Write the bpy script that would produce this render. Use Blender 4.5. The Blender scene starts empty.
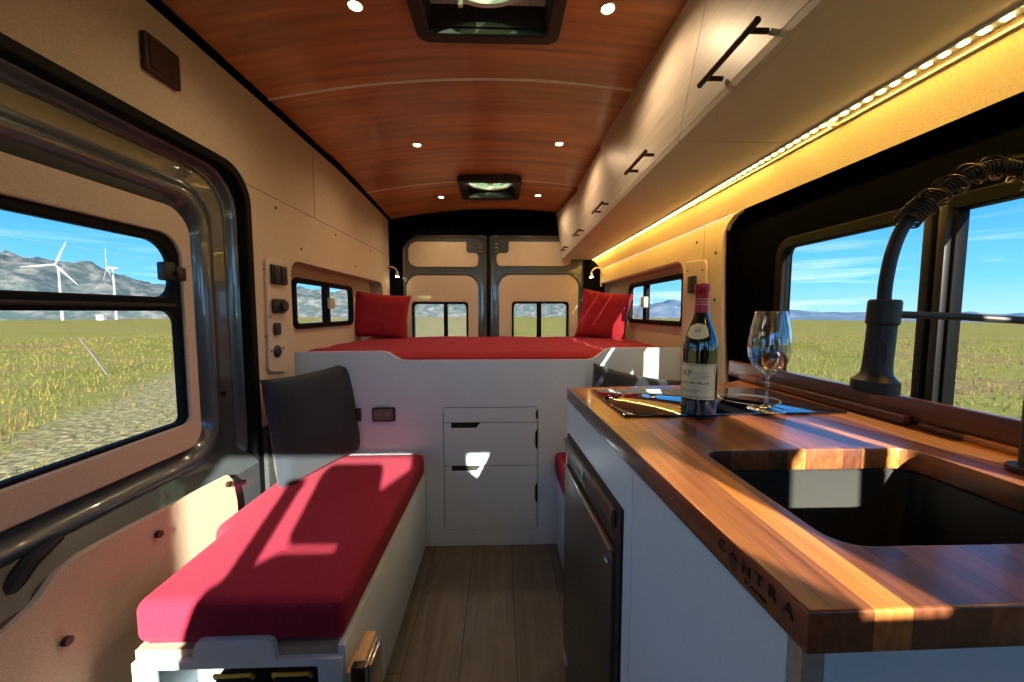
import bpy, bmesh, math, random
from mathutils import Vector, Matrix, noise
random.seed(7)
SC = bpy.context.scene
COL = SC.collection
PI = math.pi
E = 1.15                      # eye height; every z below is measured from the eye level
# ------------------------------------------------------------------ camera
cam_d = bpy.data.cameras.new('camera'); cam = bpy.data.objects.new('camera', cam_d); COL.objects.link(cam)
cam_d.sensor_width = 36; cam_d.lens = 385/1024*36; cam_d.clip_start = .01; cam_d.clip_end = 20000
cam.location = (0, 0, E); cam.rotation_euler = (math.radians(90-4.31), 0, math.radians(-1.79))
SC.camera = cam
# ------------------------------------------------------------------ exposure
SC.view_settings.view_transform = 'Standard'; SC.view_settings.look = 'None'
SC.view_settings.gamma = 1; SC.view_settings.use_curve_mapping = False
SC.view_settings.exposure = 1.2
SUN = 15.0
SKY = 2.9
# ------------------------------------------------------------------ world: gradient sky with thin clouds
W = bpy.data.worlds.new('sky'); SC.world = W; W.use_nodes = True
nt = W.node_tree; nt.nodes.clear()
def N(t, k, **kw):
    n = t.nodes.new(k)
    for a, b in kw.items(): setattr(n, a, b)
    return n
tc = N(nt, 'ShaderNodeTexCoord'); sp = N(nt, 'ShaderNodeSeparateXYZ'); nt.links.new(tc.outputs['Generated'], sp.inputs[0])
rp = N(nt, 'ShaderNodeValToRGB'); nt.links.new(sp.outputs[2], rp.inputs[0])
el = rp.color_ramp.elements
el[0].position = 0; el[0].color = (.28, .50, .66, 1); el[1].position = 1; el[1].color = (.04, .16, .42, 1)
for p, c in ((.06, (.13, .42, .70, 1)), (.18, (.045, .28, .68, 1)), (.45, (.03, .20, .54, 1))):
    e = el.new(p); e.color = c
mp = N(nt, 'ShaderNodeMapping'); mp.inputs['Scale'].default_value = (1.6, 1.6, 22); nt.links.new(tc.outputs['Generated'], mp.inputs[0])
nz = N(nt, 'ShaderNodeTexNoise'); nz.inputs['Scale'].default_value = 2.2; nz.inputs['Detail'].default_value = 6; nt.links.new(mp.outputs[0], nz.inputs[0])
cr = N(nt, 'ShaderNodeValToRGB'); cr.color_ramp.elements[0].position = .52; cr.color_ramp.elements[1].position = .72
cr.color_ramp.elements[1].color = (.55, .55, .55, 1); nt.links.new(nz.outputs[0], cr.inputs[0])
lo = N(nt, 'ShaderNodeMapRange'); lo.inputs[1].default_value = .03; lo.inputs[2].default_value = .20; lo.inputs[3].default_value = 1; lo.inputs[4].default_value = 0
nt.links.new(sp.outputs[2], lo.inputs[0])
mm = N(nt, 'ShaderNodeMath', operation='MULTIPLY'); nt.links.new(cr.outputs[0], mm.inputs[0]); nt.links.new(lo.outputs[0], mm.inputs[1])
mx = N(nt, 'ShaderNodeMix', data_type='RGBA'); nt.links.new(mm.outputs[0], mx.inputs[0]); nt.links.new(rp.outputs[0], mx.inputs[6]); mx.inputs[7].default_value = (.8, .85, .9, 1)
bg = N(nt, 'ShaderNodeBackground'); bg.inputs[1].default_value = SKY; nt.links.new(mx.outputs[2], bg.inputs[0])
wo = N(nt, 'ShaderNodeOutputWorld'); nt.links.new(bg.outputs[0], wo.inputs[0])
# ------------------------------------------------------------------ sun (low, from the front of the van)
sd = bpy.data.lights.new('sun', 'SUN'); sd.energy = SUN; sd.angle = math.radians(.55); sd.color = (1, .90, .76)
so = bpy.data.objects.new('sun', sd); COL.objects.link(so)
so.rotation_euler = Vector((-.24, 1, -.385)).to_track_quat('-Z', 'Y').to_euler(); so.location = (3, -12, 6)

# ================================================================== materials
def mat(name, col=(.8, .8, .8), rough=.5, metal=0, spec=.5, bump=None, var=None, coat=0, emit=None, sheen=0):
    m = bpy.data.materials.new(name); m.use_nodes = True; t = m.node_tree; b = t.nodes['Principled BSDF']
    b.inputs['Base Color'].default_value = (*col, 1); b.inputs['Roughness'].default_value = rough
    b.inputs['Metallic'].default_value = metal; b.inputs['Specular IOR Level'].default_value = spec
    b.inputs['Coat Weight'].default_value = coat; b.inputs['Sheen Weight'].default_value = sheen
    c = N(t, 'ShaderNodeTexCoord')
    # every material gets at least a faint procedural variation
    sc_, amt = var if var else (18, .05)
    mp = N(t, 'ShaderNodeMapping'); t.links.new(c.outputs['Object'], mp.inputs[0])
    n = N(t, 'ShaderNodeTexNoise'); n.inputs['Scale'].default_value = sc_; n.inputs['Detail'].default_value = 3; t.links.new(mp.outputs[0], n.inputs[0])
    r = N(t, 'ShaderNodeMapRange'); r.inputs[3].default_value = 1-amt; r.inputs[4].default_value = 1+amt; t.links.new(n.outputs[0], r.inputs[0])
    mu = N(t, 'ShaderNodeVectorMath', operation='SCALE'); mu.inputs[0].default_value = col; t.links.new(r.outputs[0], mu.inputs['Scale'])
    t.links.new(mu.outputs[0], b.inputs['Base Color'])
    if bump:
        n2 = N(t, 'ShaderNodeTexNoise'); n2.inputs['Scale'].default_value = bump[0]; n2.inputs['Detail'].default_value = 2; t.links.new(c.outputs['Object'], n2.inputs[0])
        bp = N(t, 'ShaderNodeBump'); bp.inputs['Strength'].default_value = bump[1]; bp.inputs['Distance'].default_value = bump[2]
        t.links.new(n2.outputs[0], bp.inputs['Height']); t.links.new(bp.outputs[0], b.inputs['Normal'])
    if emit:
        b.inputs['Emission Color'].default_value = (*emit[0], 1); b.inputs['Emission Strength'].default_value = emit[1]
    return m
def MATH(t, op, a, b=None):
    n = N(t, 'ShaderNodeMath', operation=op)
    for i, v in enumerate((a, b)):
        if v is None: continue
        if isinstance(v, (int, float)): n.inputs[i].default_value = v
        else: t.links.new(v, n.inputs[i])
    return n.outputs[0]
def planks(name, along, across, width, length, offs, stops, rough, grain=(3, 90), seam=.0025, seamcol=(.02, .015, .01), knots=False, coat=0, gstr=.35, joff=None):
    """boards laid along one axis, each with its own tone and grain"""
    m = bpy.data.materials.new(name); m.use_nodes = True; t = m.node_tree; b = t.nodes['Principled BSDF']
    c = N(t, 'ShaderNodeNewGeometry'); s = N(t, 'ShaderNodeSeparateXYZ'); t.links.new(c.outputs['Position'], s.inputs[0])
    A, B = s.outputs['XYZ'.index(along)], s.outputs['XYZ'.index(across)]
    Z = s.outputs[3-('XYZ'.index(along)+'XYZ'.index(across))]
    bw = MATH(t, 'DIVIDE', MATH(t, 'SUBTRACT', B, offs), width)
    ib = MATH(t, 'FLOOR', bw)
    wn = N(t, 'ShaderNodeTexWhiteNoise', noise_dimensions='1D'); t.links.new(ib, wn.inputs['W'])
    al = MATH(t, 'ADD', MATH(t, 'DIVIDE', A, length), wn.outputs['Value'])
    ia = MATH(t, 'FLOOR', al)
    cb = N(t, 'ShaderNodeCombineXYZ'); t.links.new(ib, cb.inputs[0]); t.links.new(ia, cb.inputs[1])
    w2 = N(t, 'ShaderNodeTexWhiteNoise', noise_dimensions='3D'); t.links.new(cb.outputs[0], w2.inputs['Vector'])
    # grain: stretched, distorted noise with an offset per board
    gv = N(t, 'ShaderNodeCombineXYZ')
    t.links.new(MATH(t, 'ADD', MATH(t, 'MULTIPLY', A, grain[0]), MATH(t, 'MULTIPLY', w2.outputs['Value'], 37.)), gv.inputs[0])
    t.links.new(MATH(t, 'MULTIPLY', B, grain[1]), gv.inputs[1]); t.links.new(MATH(t, 'MULTIPLY', Z, grain[1]*.5), gv.inputs[2])
    gn = N(t, 'ShaderNodeTexNoise'); gn.inputs['Scale'].default_value = 1; gn.inputs['Detail'].default_value = 5; gn.inputs['Distortion'].default_value = .8 if knots else .35
    t.links.new(gv.outputs[0], gn.inputs[0])
    rp = N(t, 'ShaderNodeValToRGB')
    e = rp.color_ramp.elements; e[0].position = 0; e[0].color = (*stops[0], 1); e[1].position = 1; e[1].color = (*stops[-1], 1)
    for i, cc in enumerate(stops[1:-1]):
        q = e.new((i+1)/(len(stops)-1)); q.color = (*cc, 1)
    t.links.new(w2.outputs['Value'], rp.inputs[0])
    gr = N(t, 'ShaderNodeMapRange'); gr.inputs[1].default_value = .3; gr.inputs[2].default_value = .7; gr.inputs[3].default_value = 1-gstr; gr.inputs[4].default_value = 1+gstr
    t.links.new(gn.outputs[0], gr.inputs[0])
    sc = N(t, 'ShaderNodeVectorMath', operation='SCALE'); t.links.new(rp.outputs[0], sc.inputs[0]); t.links.new(gr.outputs[0], sc.inputs['Scale'])
    last = sc.outputs[0]
    if seam:
        fb = MATH(t, 'FRACT', bw); d1 = MATH(t, 'MINIMUM', fb, MATH(t, 'SUBTRACT', 1., fb))
        s1 = MATH(t, 'LESS_THAN', MATH(t, 'MULTIPLY', d1, width), seam/2)
        fa = MATH(t, 'FRACT', al); d2 = MATH(t, 'MINIMUM', fa, MATH(t, 'SUBTRACT', 1., fa))
        s2 = MATH(t, 'LESS_THAN', MATH(t, 'MULTIPLY', d2, length), seam/2)
        mx = N(t, 'ShaderNodeMix', data_type='RGBA'); t.links.new(MATH(t, 'MAXIMUM', s1, s2), mx.inputs[0]); t.links.new(last, mx.inputs[6]); mx.inputs[7].default_value = (*seamcol, 1)
        last = mx.outputs[2]
    t.links.new(last, b.inputs['Base Color'])
    b.inputs['Roughness'].default_value = rough; b.inputs['Coat Weight'].default_value = coat; b.inputs['Coat Roughness'].default_value = .12
    bp = N(t, 'ShaderNodeBump'); bp.inputs['Strength'].default_value = .25; bp.inputs['Distance'].default_value = .0015
    t.links.new(gn.outputs[0], bp.inputs['Height']); t.links.new(bp.outputs[0], b.inputs['Normal'])
    return m
def glassy(name, tint, fac=1.0, rough=.0):
    """thin pane: tinted see-through plus fresnel reflection"""
    m = bpy.data.materials.new(name); m.use_nodes = True; t = m.node_tree; t.nodes.clear()
    tr = N(t, 'ShaderNodeBsdfTransparent'); tr.inputs[0].default_value = (*tint, 1)
    gl = N(t, 'ShaderNodeBsdfGlossy'); gl.inputs['Roughness'].default_value = rough; gl.inputs[0].default_value = (1, 1, 1, 1)
    fr = N(t, 'ShaderNodeFresnel'); ge = N(t, 'ShaderNodeNewGeometry'); t.links.new(MATH(t, 'SUBTRACT', 1.5, MATH(t, 'MULTIPLY', ge.outputs['Backfacing'], 1.5-1/1.5)), fr.inputs[0])
    f = MATH(t, 'MULTIPLY', fr.outputs[0], fac)
    mx = N(t, 'ShaderNodeMixShader'); t.links.new(f, mx.inputs[0]); t.links.new(tr.outputs[0], mx.inputs[1]); t.links.new(gl.outputs[0], mx.inputs[2])
    o = N(t, 'ShaderNodeOutputMaterial'); t.links.new(mx.outputs[0], o.inputs[0])
    return m
M = {}
M['felt'] = mat('tan_felt', (.59, .49, .36), .95, bump=(520, .6, .002), var=(230, .30), spec=.15)
M['felt_dark'] = mat('dark_grey_felt', (.30, .25, .20), .95, bump=(520, .5, .002), var=(200, .15), spec=.1)  # darker felt for the panel joints and cab sides
M['panel'] = mat('beige_laminate', (.58, .47, .37), .55)
M['locker'] = mat('warm_white_woodgrain_laminate', (.60, .55, .47), .5, bump=(60, .04, .001))
M['white'] = mat('sky_tinted_white_laminate', (.56, .66, .74), .35, bump=(60, .04, .001))  # white laminate with the blue of the sky light put into its colour
M['kitchen'] = mat('sky_tinted_woodgrain_laminate', (.62, .80, .85), .33, bump=(60, .04, .001))  # base lightened and turned teal in place of missing skylight fill
M['greyply'] = mat('plywood_edge', (.36, .30, .22), .6, var=(300, .3))
M['black'] = mat('black_plastic', (.012, .012, .013), .4)
M['softblack'] = mat('black_carpet', (.003, .003, .0035), .95, spec=.0, bump=(400, .5, .002))
M['rubber'] = mat('black_rubber', (.004, .004, .005), .6, spec=.12)
M['paint'] = mat('dark_grey_blue_vehicle_paint', (.085, .105, .115), .25, metal=.35, coat=.8, spec=.6)
M['steel'] = mat('brushed_dark_steel', (.16, .165, .15), .34, metal=.9, var=(8, .1))
M['chrome'] = mat('chrome', (.75, .75, .74), .15, metal=1)
M['sink'] = mat('black_granite_sink', (.022, .024, .022), .30, bump=(900, .3, .0005))
M['bronze'] = mat('dark_bronze_metal', (.045, .03, .02), .35, metal=.6)
M['matteblack'] = mat('matte_black_metal', (.012, .012, .013), .45, metal=.1)
M['red'] = mat('crimson_woven_fabric', (.285, .017, .045), .95, bump=(420, .9, .003), var=(380, .35), spec=.2, sheen=.03)
M['red2'] = mat('red_cotton_blanket', (.29, .016, .024), .95, bump=(300, .6, .002), var=(40, .2), spec=.2, sheen=.03)
M['navy'] = mat('charcoal_blue_fabric', (.012, .020, .030), .9, bump=(350, .7, .003), var=(300, .3), sheen=.1)
M['hob'] = mat('black_glass_ceramic', (.004, .004, .005), .03, spec=.8, coat=1)
M['grey_mark'] = mat('grey_printed_marking', (.25, .25, .25), .4)
M['strip'] = mat('white_seam_strip', (.88, .78, .66), .5)
M['bottle'] = mat('dark_green_bottle_glass', (.006, .010, .006), .04, spec=.8, coat=1)
M['capsule'] = mat('red_foil', (.42, .02, .03), .3, metal=.3)
M['label'] = mat('cream_paper_label', (.74, .72, .44), .7)
M['ink'] = mat('dark_green_ink', (.10, .11, .05), .7)
M['engrave'] = mat('burnt_engraving', (.02, .012, .008), .9)
M['yellow'] = mat('yellow_cord', (.75, .50, .05), .6)
M['oak'] = mat('light_oak', (.62, .38, .17), .5, var=(60, .2))
M['led'] = mat('warm_led', (1, .8, .4), .5, emit=((1, .60, .18), 9))
M['spot'] = mat('warm_downlight_lens', (1, .9, .7), .5, emit=((1, .66, .32), 14))
M['lamp'] = mat('warm_reading_lens', (1, .9, .7), .5, emit=((1, .80, .5), 25))
M['fan_white'] = mat('off_white_fan_plastic', (.80, .79, .72), .45)
M['fan_board'] = mat('speckled_fan_screen', (.80, .79, .74), .6, var=(160, .7))
M['arch'] = mat('dark_textured_rubber', (.022, .028, .026), .8, var=(120, .5), bump=(200, .6, .003))
M['turbine'] = mat('white_turbine_paint', (.55, .56, .56), .6)
M['pink'] = mat('red_and_white_tower_paint', (.70, .42, .36), .6)
M['post'] = mat('weathered_post_wood', (.22, .19, .15), .9, var=(20, .3))
M['glass'] = glassy('privacy_glass', (.52, .54, .54), .22)
M['clear'] = glassy('clear_windscreen', (.92, .95, .94))
M['wine'] = glassy('wine_glass', (.93, .95, .96), 2.6)
def thin_wood(): pass
WAL = [(.060, .020, .010), (.13, .042, .017), (.24, .075, .020), (.085, .030, .014), (.38, .140, .032), (.15, .050, .020), (.30, .10, .025)]
M['walnut'] = planks('walnut_butcher_block', 'Y', 'X', .033, .55, .0, WAL, .30, grain=(5, 130), seam=.0006, seamcol=(.05, .02, .01), coat=.35, gstr=.4)
M['floor'] = planks('grey_brown_plank_floor', 'Y', 'X', .185, 1.25, -.132, [(.078, .066, .052), (.105, .088, .070), (.088, .074, .058), (.125, .106, .083)], .42, grain=(2.6, 34), seam=.0035, knots=True, gstr=.30)
M['locker_grain'] = planks('warm_white_woodgrain', 'Y', 'Z', 3., 40., -1.2, [(.60, .54, .45), (.62, .56, .47)], .42, grain=(2.5, 60), seam=0, gstr=.13)
M['ceil'] = planks('cherry_wood_ceiling_laminate', 'X', 'Y', 1.25, 9., .47, [(.46, .20, .082), (.50, .22, .092), (.43, .185, .076)], .30, grain=(1.1, 26), seam=0, gstr=.34, coat=.25)
def ground_mat():
    m = bpy.data.materials.new('dry_grassland'); m.use_nodes = True; t = m.node_tree; b = t.nodes['Principled BSDF']; b.inputs['Roughness'].default_value = 1; b.inputs['Specular IOR Level'].default_value = 0
    g = N(t, 'ShaderNodeNewGeometry')
    def nz(s, d, dis=0):
        n = N(t, 'ShaderNodeTexNoise'); n.inputs['Scale'].default_value = s; n.inputs['Detail'].default_value = d; n.inputs['Distortion'].default_value = dis; t.links.new(g.outputs['Position'], n.inputs[0]); return n.outputs[0]
    r = N(t, 'ShaderNodeValToRGB'); e = r.color_ramp.elements
    e[0].position = .28; e[0].color = (.20, .17, .035, 1); e[1].position = .72; e[1].color = (.46, .36, .12, 1)
    for p, c in ((.42, (.30, .25, .055, 1)), (.52, (.38, .31, .08, 1)), (.60, (.34, .20, .085, 1))):
        q = e.new(p); q.color = c
    v = MATH(t, 'ADD', MATH(t, 'MULTIPLY', nz(.16, 4, .6), .62), MATH(t, 'MULTIPLY', nz(3.2, 6), .38)); t.links.new(v, r.inputs[0])
    # gravel verge beside the van on the sliding door side
    s = N(t, 'ShaderNodeSeparateXYZ'); t.links.new(g.outputs['Position'], s.inputs[0])
    edge = MATH(t, 'ADD', MATH(t, 'ADD', s.outputs[0], MATH(t, 'MULTIPLY', s.outputs[1], .45)), MATH(t, 'MULTIPLY', nz(.7, 4), 3.))
    k = N(t, 'ShaderNodeMapRange'); k.inputs[1].default_value = -3.6; k.inputs[2].default_value = -2.6; t.links.new(edge, k.inputs[0])
    k2 = MATH(t, 'LESS_THAN', s.outputs[0], 0.); kk = MATH(t, 'MULTIPLY', k.outputs[0], k2)
    gr = N(t, 'ShaderNodeValToRGB'); gr.color_ramp.elements[0].color = (.22, .16, .06, 1); gr.color_ramp.elements[1].color = (.60, .46, .20, 1)
    gr.color_ramp.elements[0].position = .38; gr.color_ramp.elements[1].position = .62; t.links.new(nz(13, 7), gr.inputs[0])
    mx = N(t, 'ShaderNodeMix', data_type='RGBA'); t.links.new(kk, mx.inputs[0]); t.links.new(r.outputs[0], mx.inputs[6]); t.links.new(gr.outputs[0], mx.inputs[7])
    t.links.new(mx.outputs[2], b.inputs['Base Color'])
    bp = N(t, 'ShaderNodeBump'); bp.inputs['Strength'].default_value = .7; bp.inputs['Distance'].default_value = .06; t.links.new(nz(9, 6), bp.inputs['Height']); t.links.new(bp.outputs[0], b.inputs['Normal'])
    return m
M['ground'] = ground_mat()
def hill_mat(name, c0, c1, sc):
    m = bpy.data.materials.new(name); m.use_nodes = True; t = m.node_tree; b = t.nodes['Principled BSDF']; b.inputs['Roughness'].default_value = 1; b.inputs['Specular IOR Level'].default_value = 0
    g = N(t, 'ShaderNodeNewGeometry'); n = N(t, 'ShaderNodeTexNoise'); n.inputs['Scale'].default_value = sc; n.inputs['Detail'].default_value = 7; n.inputs['Roughness'].default_value = .65; t.links.new(g.outputs['Position'], n.inputs[0])
    r = N(t, 'ShaderNodeValToRGB'); r.color_ramp.elements[0].position = .45; r.color_ramp.elements[0].color = (*c0, 1); r.color_ramp.elements[1].position = .68; r.color_ramp.elements[1].color = (*c1, 1)
    t.links.new(n.outputs[0], r.inputs[0]); t.links.new(r.outputs[0], b.inputs['Base Color']); return m
M['hill'] = hill_mat('scrub_covered_mountain', (.10, .14, .13), (.36, .32, .27), .02)  # scrub tones with a little haze blue mixed into the dark stop
M['hill_far'] = hill_mat('haze_tinted_far_hills', (.14, .21, .29), (.28, .31, .34), .006)  # blue of the distance haze painted into the hill colour
def grass_mat():
    m = bpy.data.materials.new('grass_blades'); m.use_nodes = True; t = m.node_tree; b = t.nodes['Principled BSDF']; b.inputs['Roughness'].default_value = .9; b.inputs['Specular IOR Level'].default_value = .1
    g = N(t, 'ShaderNodeNewGeometry'); n = N(t, 'ShaderNodeTexNoise'); n.inputs['Scale'].default_value = .5; n.inputs['Detail'].default_value = 5; t.links.new(g.outputs['Position'], n.inputs[0])
    r = N(t, 'ShaderNodeValToRGB'); e = r.color_ramp.elements; e[0].position = .3; e[0].color = (.22, .20, .04, 1); e[1].position = .7; e[1].color = (.44, .35, .11, 1)
    q = e.new(.52); q.color = (.34, .28, .06, 1); q = e.new(.6); q.color = (.32, .18, .08, 1)
    t.links.new(n.outputs[0], r.inputs[0]); t.links.new(r.outputs[0], b.inputs['Base Color']); return m
M['grass'] = grass_mat()

# ================================================================== mesh tools
def rrect(x0, z0, x1, z1, r, n=6):
    if not isinstance(r, (tuple, list)): r = (r,)*4        # order: x0z0, x1z0, x1z1, x0z1
    P = []
    for (cx, cz, sx, sz, a0, rr) in ((x0, z0, 1, 1, 180, r[0]), (x1, z0, -1, 1, 270, r[1]), (x1, z1, -1, -1, 0, r[2]), (x0, z1, 1, -1, 90, r[3])):
        if rr <= 0: P.append((cx, cz)); continue
        for i in range(n+1):
            a = math.radians(a0+90*i/n); P.append((cx+sx*rr+rr*math.cos(a), cz+sz*rr+rr*math.sin(a)))
    return P
AX = {  # local (u,v,w) -> world ; w is the thickness direction
    'x': Matrix(((0, 0, 1, 0), (1, 0, 0, 0), (0, 1, 0, 0), (0, 0, 0, 1))),     # u=y v=z w=x
    'y': Matrix(((1, 0, 0, 0), (0, 0, -1, 0), (0, 1, 0, 0), (0, 0, 0, 1))),    # u=x v=z w=-y
    'z': Matrix.Identity(4)}
class G:
    def __init__(s): s.bm = bmesh.new()
    def add_mesh(s, me, mx):
        me.transform(mx); s.bm.from_mesh(me); bpy.data.meshes.remove(me)
    def plate(s, ax, at, t, outer, holes=(), bev=0, mx=None):
        """flat board with holes. ax: its normal; at: position of its middle along that normal"""
        cu = bpy.data.curves.new('tmp', 'CURVE'); cu.dimensions = '2D'; cu.fill_mode = 'BOTH'
        cu.extrude = max(t/2-bev, .0001); cu.bevel_depth = bev; cu.bevel_resolution = 2; cu.offset = -bev
        for loop in [outer]+list(holes):
            sp = cu.splines.new('POLY'); sp.points.add(len(loop)-1); sp.use_cyclic_u = True
            for i, p in enumerate(loop): sp.points[i].co = (p[0], p[1], 0, 1)
        o = bpy.data.objects.new('tmp', cu); COL.objects.link(o)
        me = bpy.data.meshes.new_from_object(o); bpy.data.objects.remove(o); bpy.data.curves.remove(cu)
        w = {'x': Vector((at, 0, 0)), 'y': Vector((0, at, 0)), 'z': Vector((0, 0, at))}[ax]
        m = Matrix.Translation(w) @ AX[ax]
        if mx is not None: m = mx @ m
        s.add_mesh(me, m); return s
    def box(s, x0, x1, y0, y1, z0, z1, bev=0, seg=2, mx=None):
        b = bmesh.new(); bmesh.ops.create_cube(b, size=1)
        bmesh.ops.transform(b, matrix=Matrix.Translation(((x0+x1)/2, (y0+y1)/2, (z0+z1)/2)) @ Matrix.Diagonal((abs(x1-x0), abs(y1-y0), abs(z1-z0), 1)), verts=b.verts)
        if bev: bmesh.ops.bevel(b, geom=b.edges[:], offset=bev, segments=seg, affect='EDGES', profile=.5)
        return s._join(b, mx)
    def _join(s, b, mx=None):
        if mx is not None: bmesh.ops.transform(b, matrix=mx, verts=b.verts)
        me = bpy.data.meshes.new('tmp'); b.to_mesh(me); b.free(); s.bm.from_mesh(me); bpy.data.meshes.remove(me); return s
    def prism(s, pts, z0, z1, bev=0, seg=2, mx=None):
        b = bmesh.new(); lo_ = [b.verts.new((p[0], p[1], z0)) for p in pts]; hi = [b.verts.new((p[0], p[1], z1)) for p in pts]
        n = len(pts); b.faces.new(lo_[::-1]); b.faces.new(hi)
        for i in range(n): b.faces.new((lo_[i], lo_[(i+1) % n], hi[(i+1) % n], hi[i]))
        bmesh.ops.recalc_face_normals(b, faces=b.faces[:])
        if bev: bmesh.ops.bevel(b, geom=b.edges[:], offset=bev, segments=seg, affect='EDGES', profile=.5)
        return s._join(b, mx)
    def lathe(s, prof, c=(0, 0, 0), n=40, axis='z', mx=None, close=False):
        b = bmesh.new(); rings = []
        for r, z in prof:
            if r < 1e-6: rings.append([b.verts.new((0, 0, z))])
            else: rings.append([b.verts.new((r*math.cos(2*PI*i/n), r*math.sin(2*PI*i/n), z)) for i in range(n)])
        for a, d in zip(rings, rings[1:]):
            for i in range(n):
                j = (i+1) % n
                f = [a[i % len(a)], a[j % len(a)], d[j % len(d)], d[i % len(d)]]
                u = []
                for v in f:
                    if v not in u: u.append(v)
                if len(u) > 2: b.faces.new(u)
        bmesh.ops.recalc_face_normals(b, faces=b.faces[:])
        R = {'z': Matrix.Identity(4), 'x': Matrix.Rotation(PI/2, 4, 'Y'), 'y': Matrix.Rotation(-PI/2, 4, 'X')}[axis]
        m = Matrix.Translation(c) @ R
        return s._join(b, m if mx is None else mx @ m)
    def cyl(s, c, r, h, axis='z', n=24, bev=None):
        bv = bev if bev is not None else min(r, h)*.15
        return s.lathe([(0, 0), (r-bv, 0), (r, bv), (r, h-bv), (r-bv, h), (0, h)], c, n, axis)
    def tube(s, pts, rad, n=8, cap=True):
        pts = [Vector(p) for p in pts]; L = len(pts); rads = rad if isinstance(rad, (list, tuple)) else [rad]*L
        b = bmesh.new(); t0 = (pts[1]-pts[0]).normalized(); up = t0.orthogonal().normalized(); rings = []
        for i, p in enumerate(pts):
            t = (pts[min(i+1, L-1)]-pts[max(i-1, 0)]).normalized()
            up = (up-t*up.dot(t)).normalized(); sd_ = t.cross(up)
            rings.append([b.verts.new(p+rads[i]*(math.cos(2*PI*k/n)*up+math.sin(2*PI*k/n)*sd_)) for k in range(n)])
        for a, d in zip(rings, rings[1:]):
            for k in range(n): b.faces.new((a[k], a[(k+1) % n], d[(k+1) % n], d[k]))
        if cap: b.faces.new(rings[0][::-1]); b.faces.new(rings[-1])
        bmesh.ops.recalc_face_normals(b, faces=b.faces[:])
        return s._join(b)
    def grid(s, nu, nv, fn, closed_u=False):
        b = bmesh.new(); vs = [[b.verts.new(fn(i/nu, j/nv)) for j in range(nv+1)] for i in range(nu+1)]
        for i in range(nu):
            for j in range(nv): b.faces.new((vs[i][j], vs[i+1][j], vs[i+1][j+1], vs[i][j+1]))
        return s._join(b)
    def text(s, body, size, t, mx, fn=None, bold=0, align='CENTER'):
        cu = bpy.data.curves.new('tmp', 'FONT'); cu.body = body; cu.size = size; cu.extrude = t/2; cu.offset = bold; cu.align_x = align; cu.align_y = 'CENTER'
        o = bpy.data.objects.new('tmp', cu); COL.objects.link(o); me = bpy.data.meshes.new_from_object(o); bpy.data.objects.remove(o); bpy.data.curves.remove(cu)
        if fn:
            for v in me.vertices: v.co = fn(v.co)
        s.add_mesh(me, mx); return s
    def mk(s, name, m, root=None, smooth=35, loc=None, **props):
        me = bpy.data.meshes.new(name)
        vs = [v.co for v in s.bm.verts]
        if root is not None: base = root['_w']; off = Vector((base[0], base[1], base[2]-E))
        elif loc is not None: off = Vector(loc)
        else:
            off = Vector(((min(v.x for v in vs)+max(v.x for v in vs))/2, (min(v.y for v in vs)+max(v.y for v in vs))/2, min(v.z for v in vs)))
        bmesh.ops.translate(s.bm, vec=-off, verts=s.bm.verts)
        s.bm.to_mesh(me); s.bm.free()
        o = bpy.data.objects.new(name, me); COL.objects.link(o); me.materials.append(M[m] if isinstance(m, str) else m)
        if smooth:
            for p in me.polygons: p.use_smooth = True
            me.set_sharp_from_angle(angle=math.radians(smooth))
        if root is not None: o.parent = root
        else: o.location = (off.x, off.y, off.z+E)
        o['_w'] = (off.x, off.y, off.z+E)
        for k, v in props.items(): o[k] = v
        return o
def empty(name, x, y, z, **props):
    o = bpy.data.objects.new(name, None); COL.objects.link(o); o.location = (x, y, z+E); o.empty_display_size = .05
    o['_w'] = (x, y, z+E)
    for k, v in props.items(): o[k] = v
    return o
def tg(o, label, cat, group=None, kind=None):
    o['label'] = label; o['category'] = cat
    if group: o['group'] = group
    if kind: o['kind'] = kind
    return o
def st(o): o['kind'] = 'structure'; return o
def kids(o): return [c for c in bpy.data.objects if c.parent == o]
def copy_thing(o, parent=None, delta=None):
    c = o.copy(); COL.objects.link(c)
    if parent is not None: c.parent = parent
    if delta is not None: c.location = Vector(o.location)+Vector(delta)
    for k in kids(o): copy_thing(k, c)
    return c

# ================================================================== SHELL
YF, YR = -2.4, 3.42          # front of the cab, rear door plane
def ceil_z(x, y):
    d = 0 if y < 2.2 else .075*((y-2.2)/1.2)**1.3
    return .955-.105*(x/.98)**2-d
g = G(); g.box(-.98, .95, -1.3, 3.40, -1.19, -1.15)
st(g.mk('floor', 'floor', smooth=0))
# ceiling: an arched laminate skin of three lengths
g = G()
for (a, b) in ((-1.4, 3.42),):
    g.grid(64, 180, lambda u, v: (-.97+1.93*u, a+(b-a)*v, ceil_z(-.97+1.93*u, a+(b-a)*v)))
    g.grid(64, 180, lambda u, v: (-.97+1.93*u, a+(b-a)*v, ceil_z(-.97+1.93*u, a+(b-a)*v)+.03))
ce = st(g.mk('ceiling', 'ceil'))
for ys in (1.66, 2.79):
    g = G(); g.tube([(-.945+1.5*i/30, ys, ceil_z(-.945+1.5*i/30, ys)+.0005) for i in range(31)], .0065, 8)
    g.mk('seam_strip', 'strip', ce)
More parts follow.
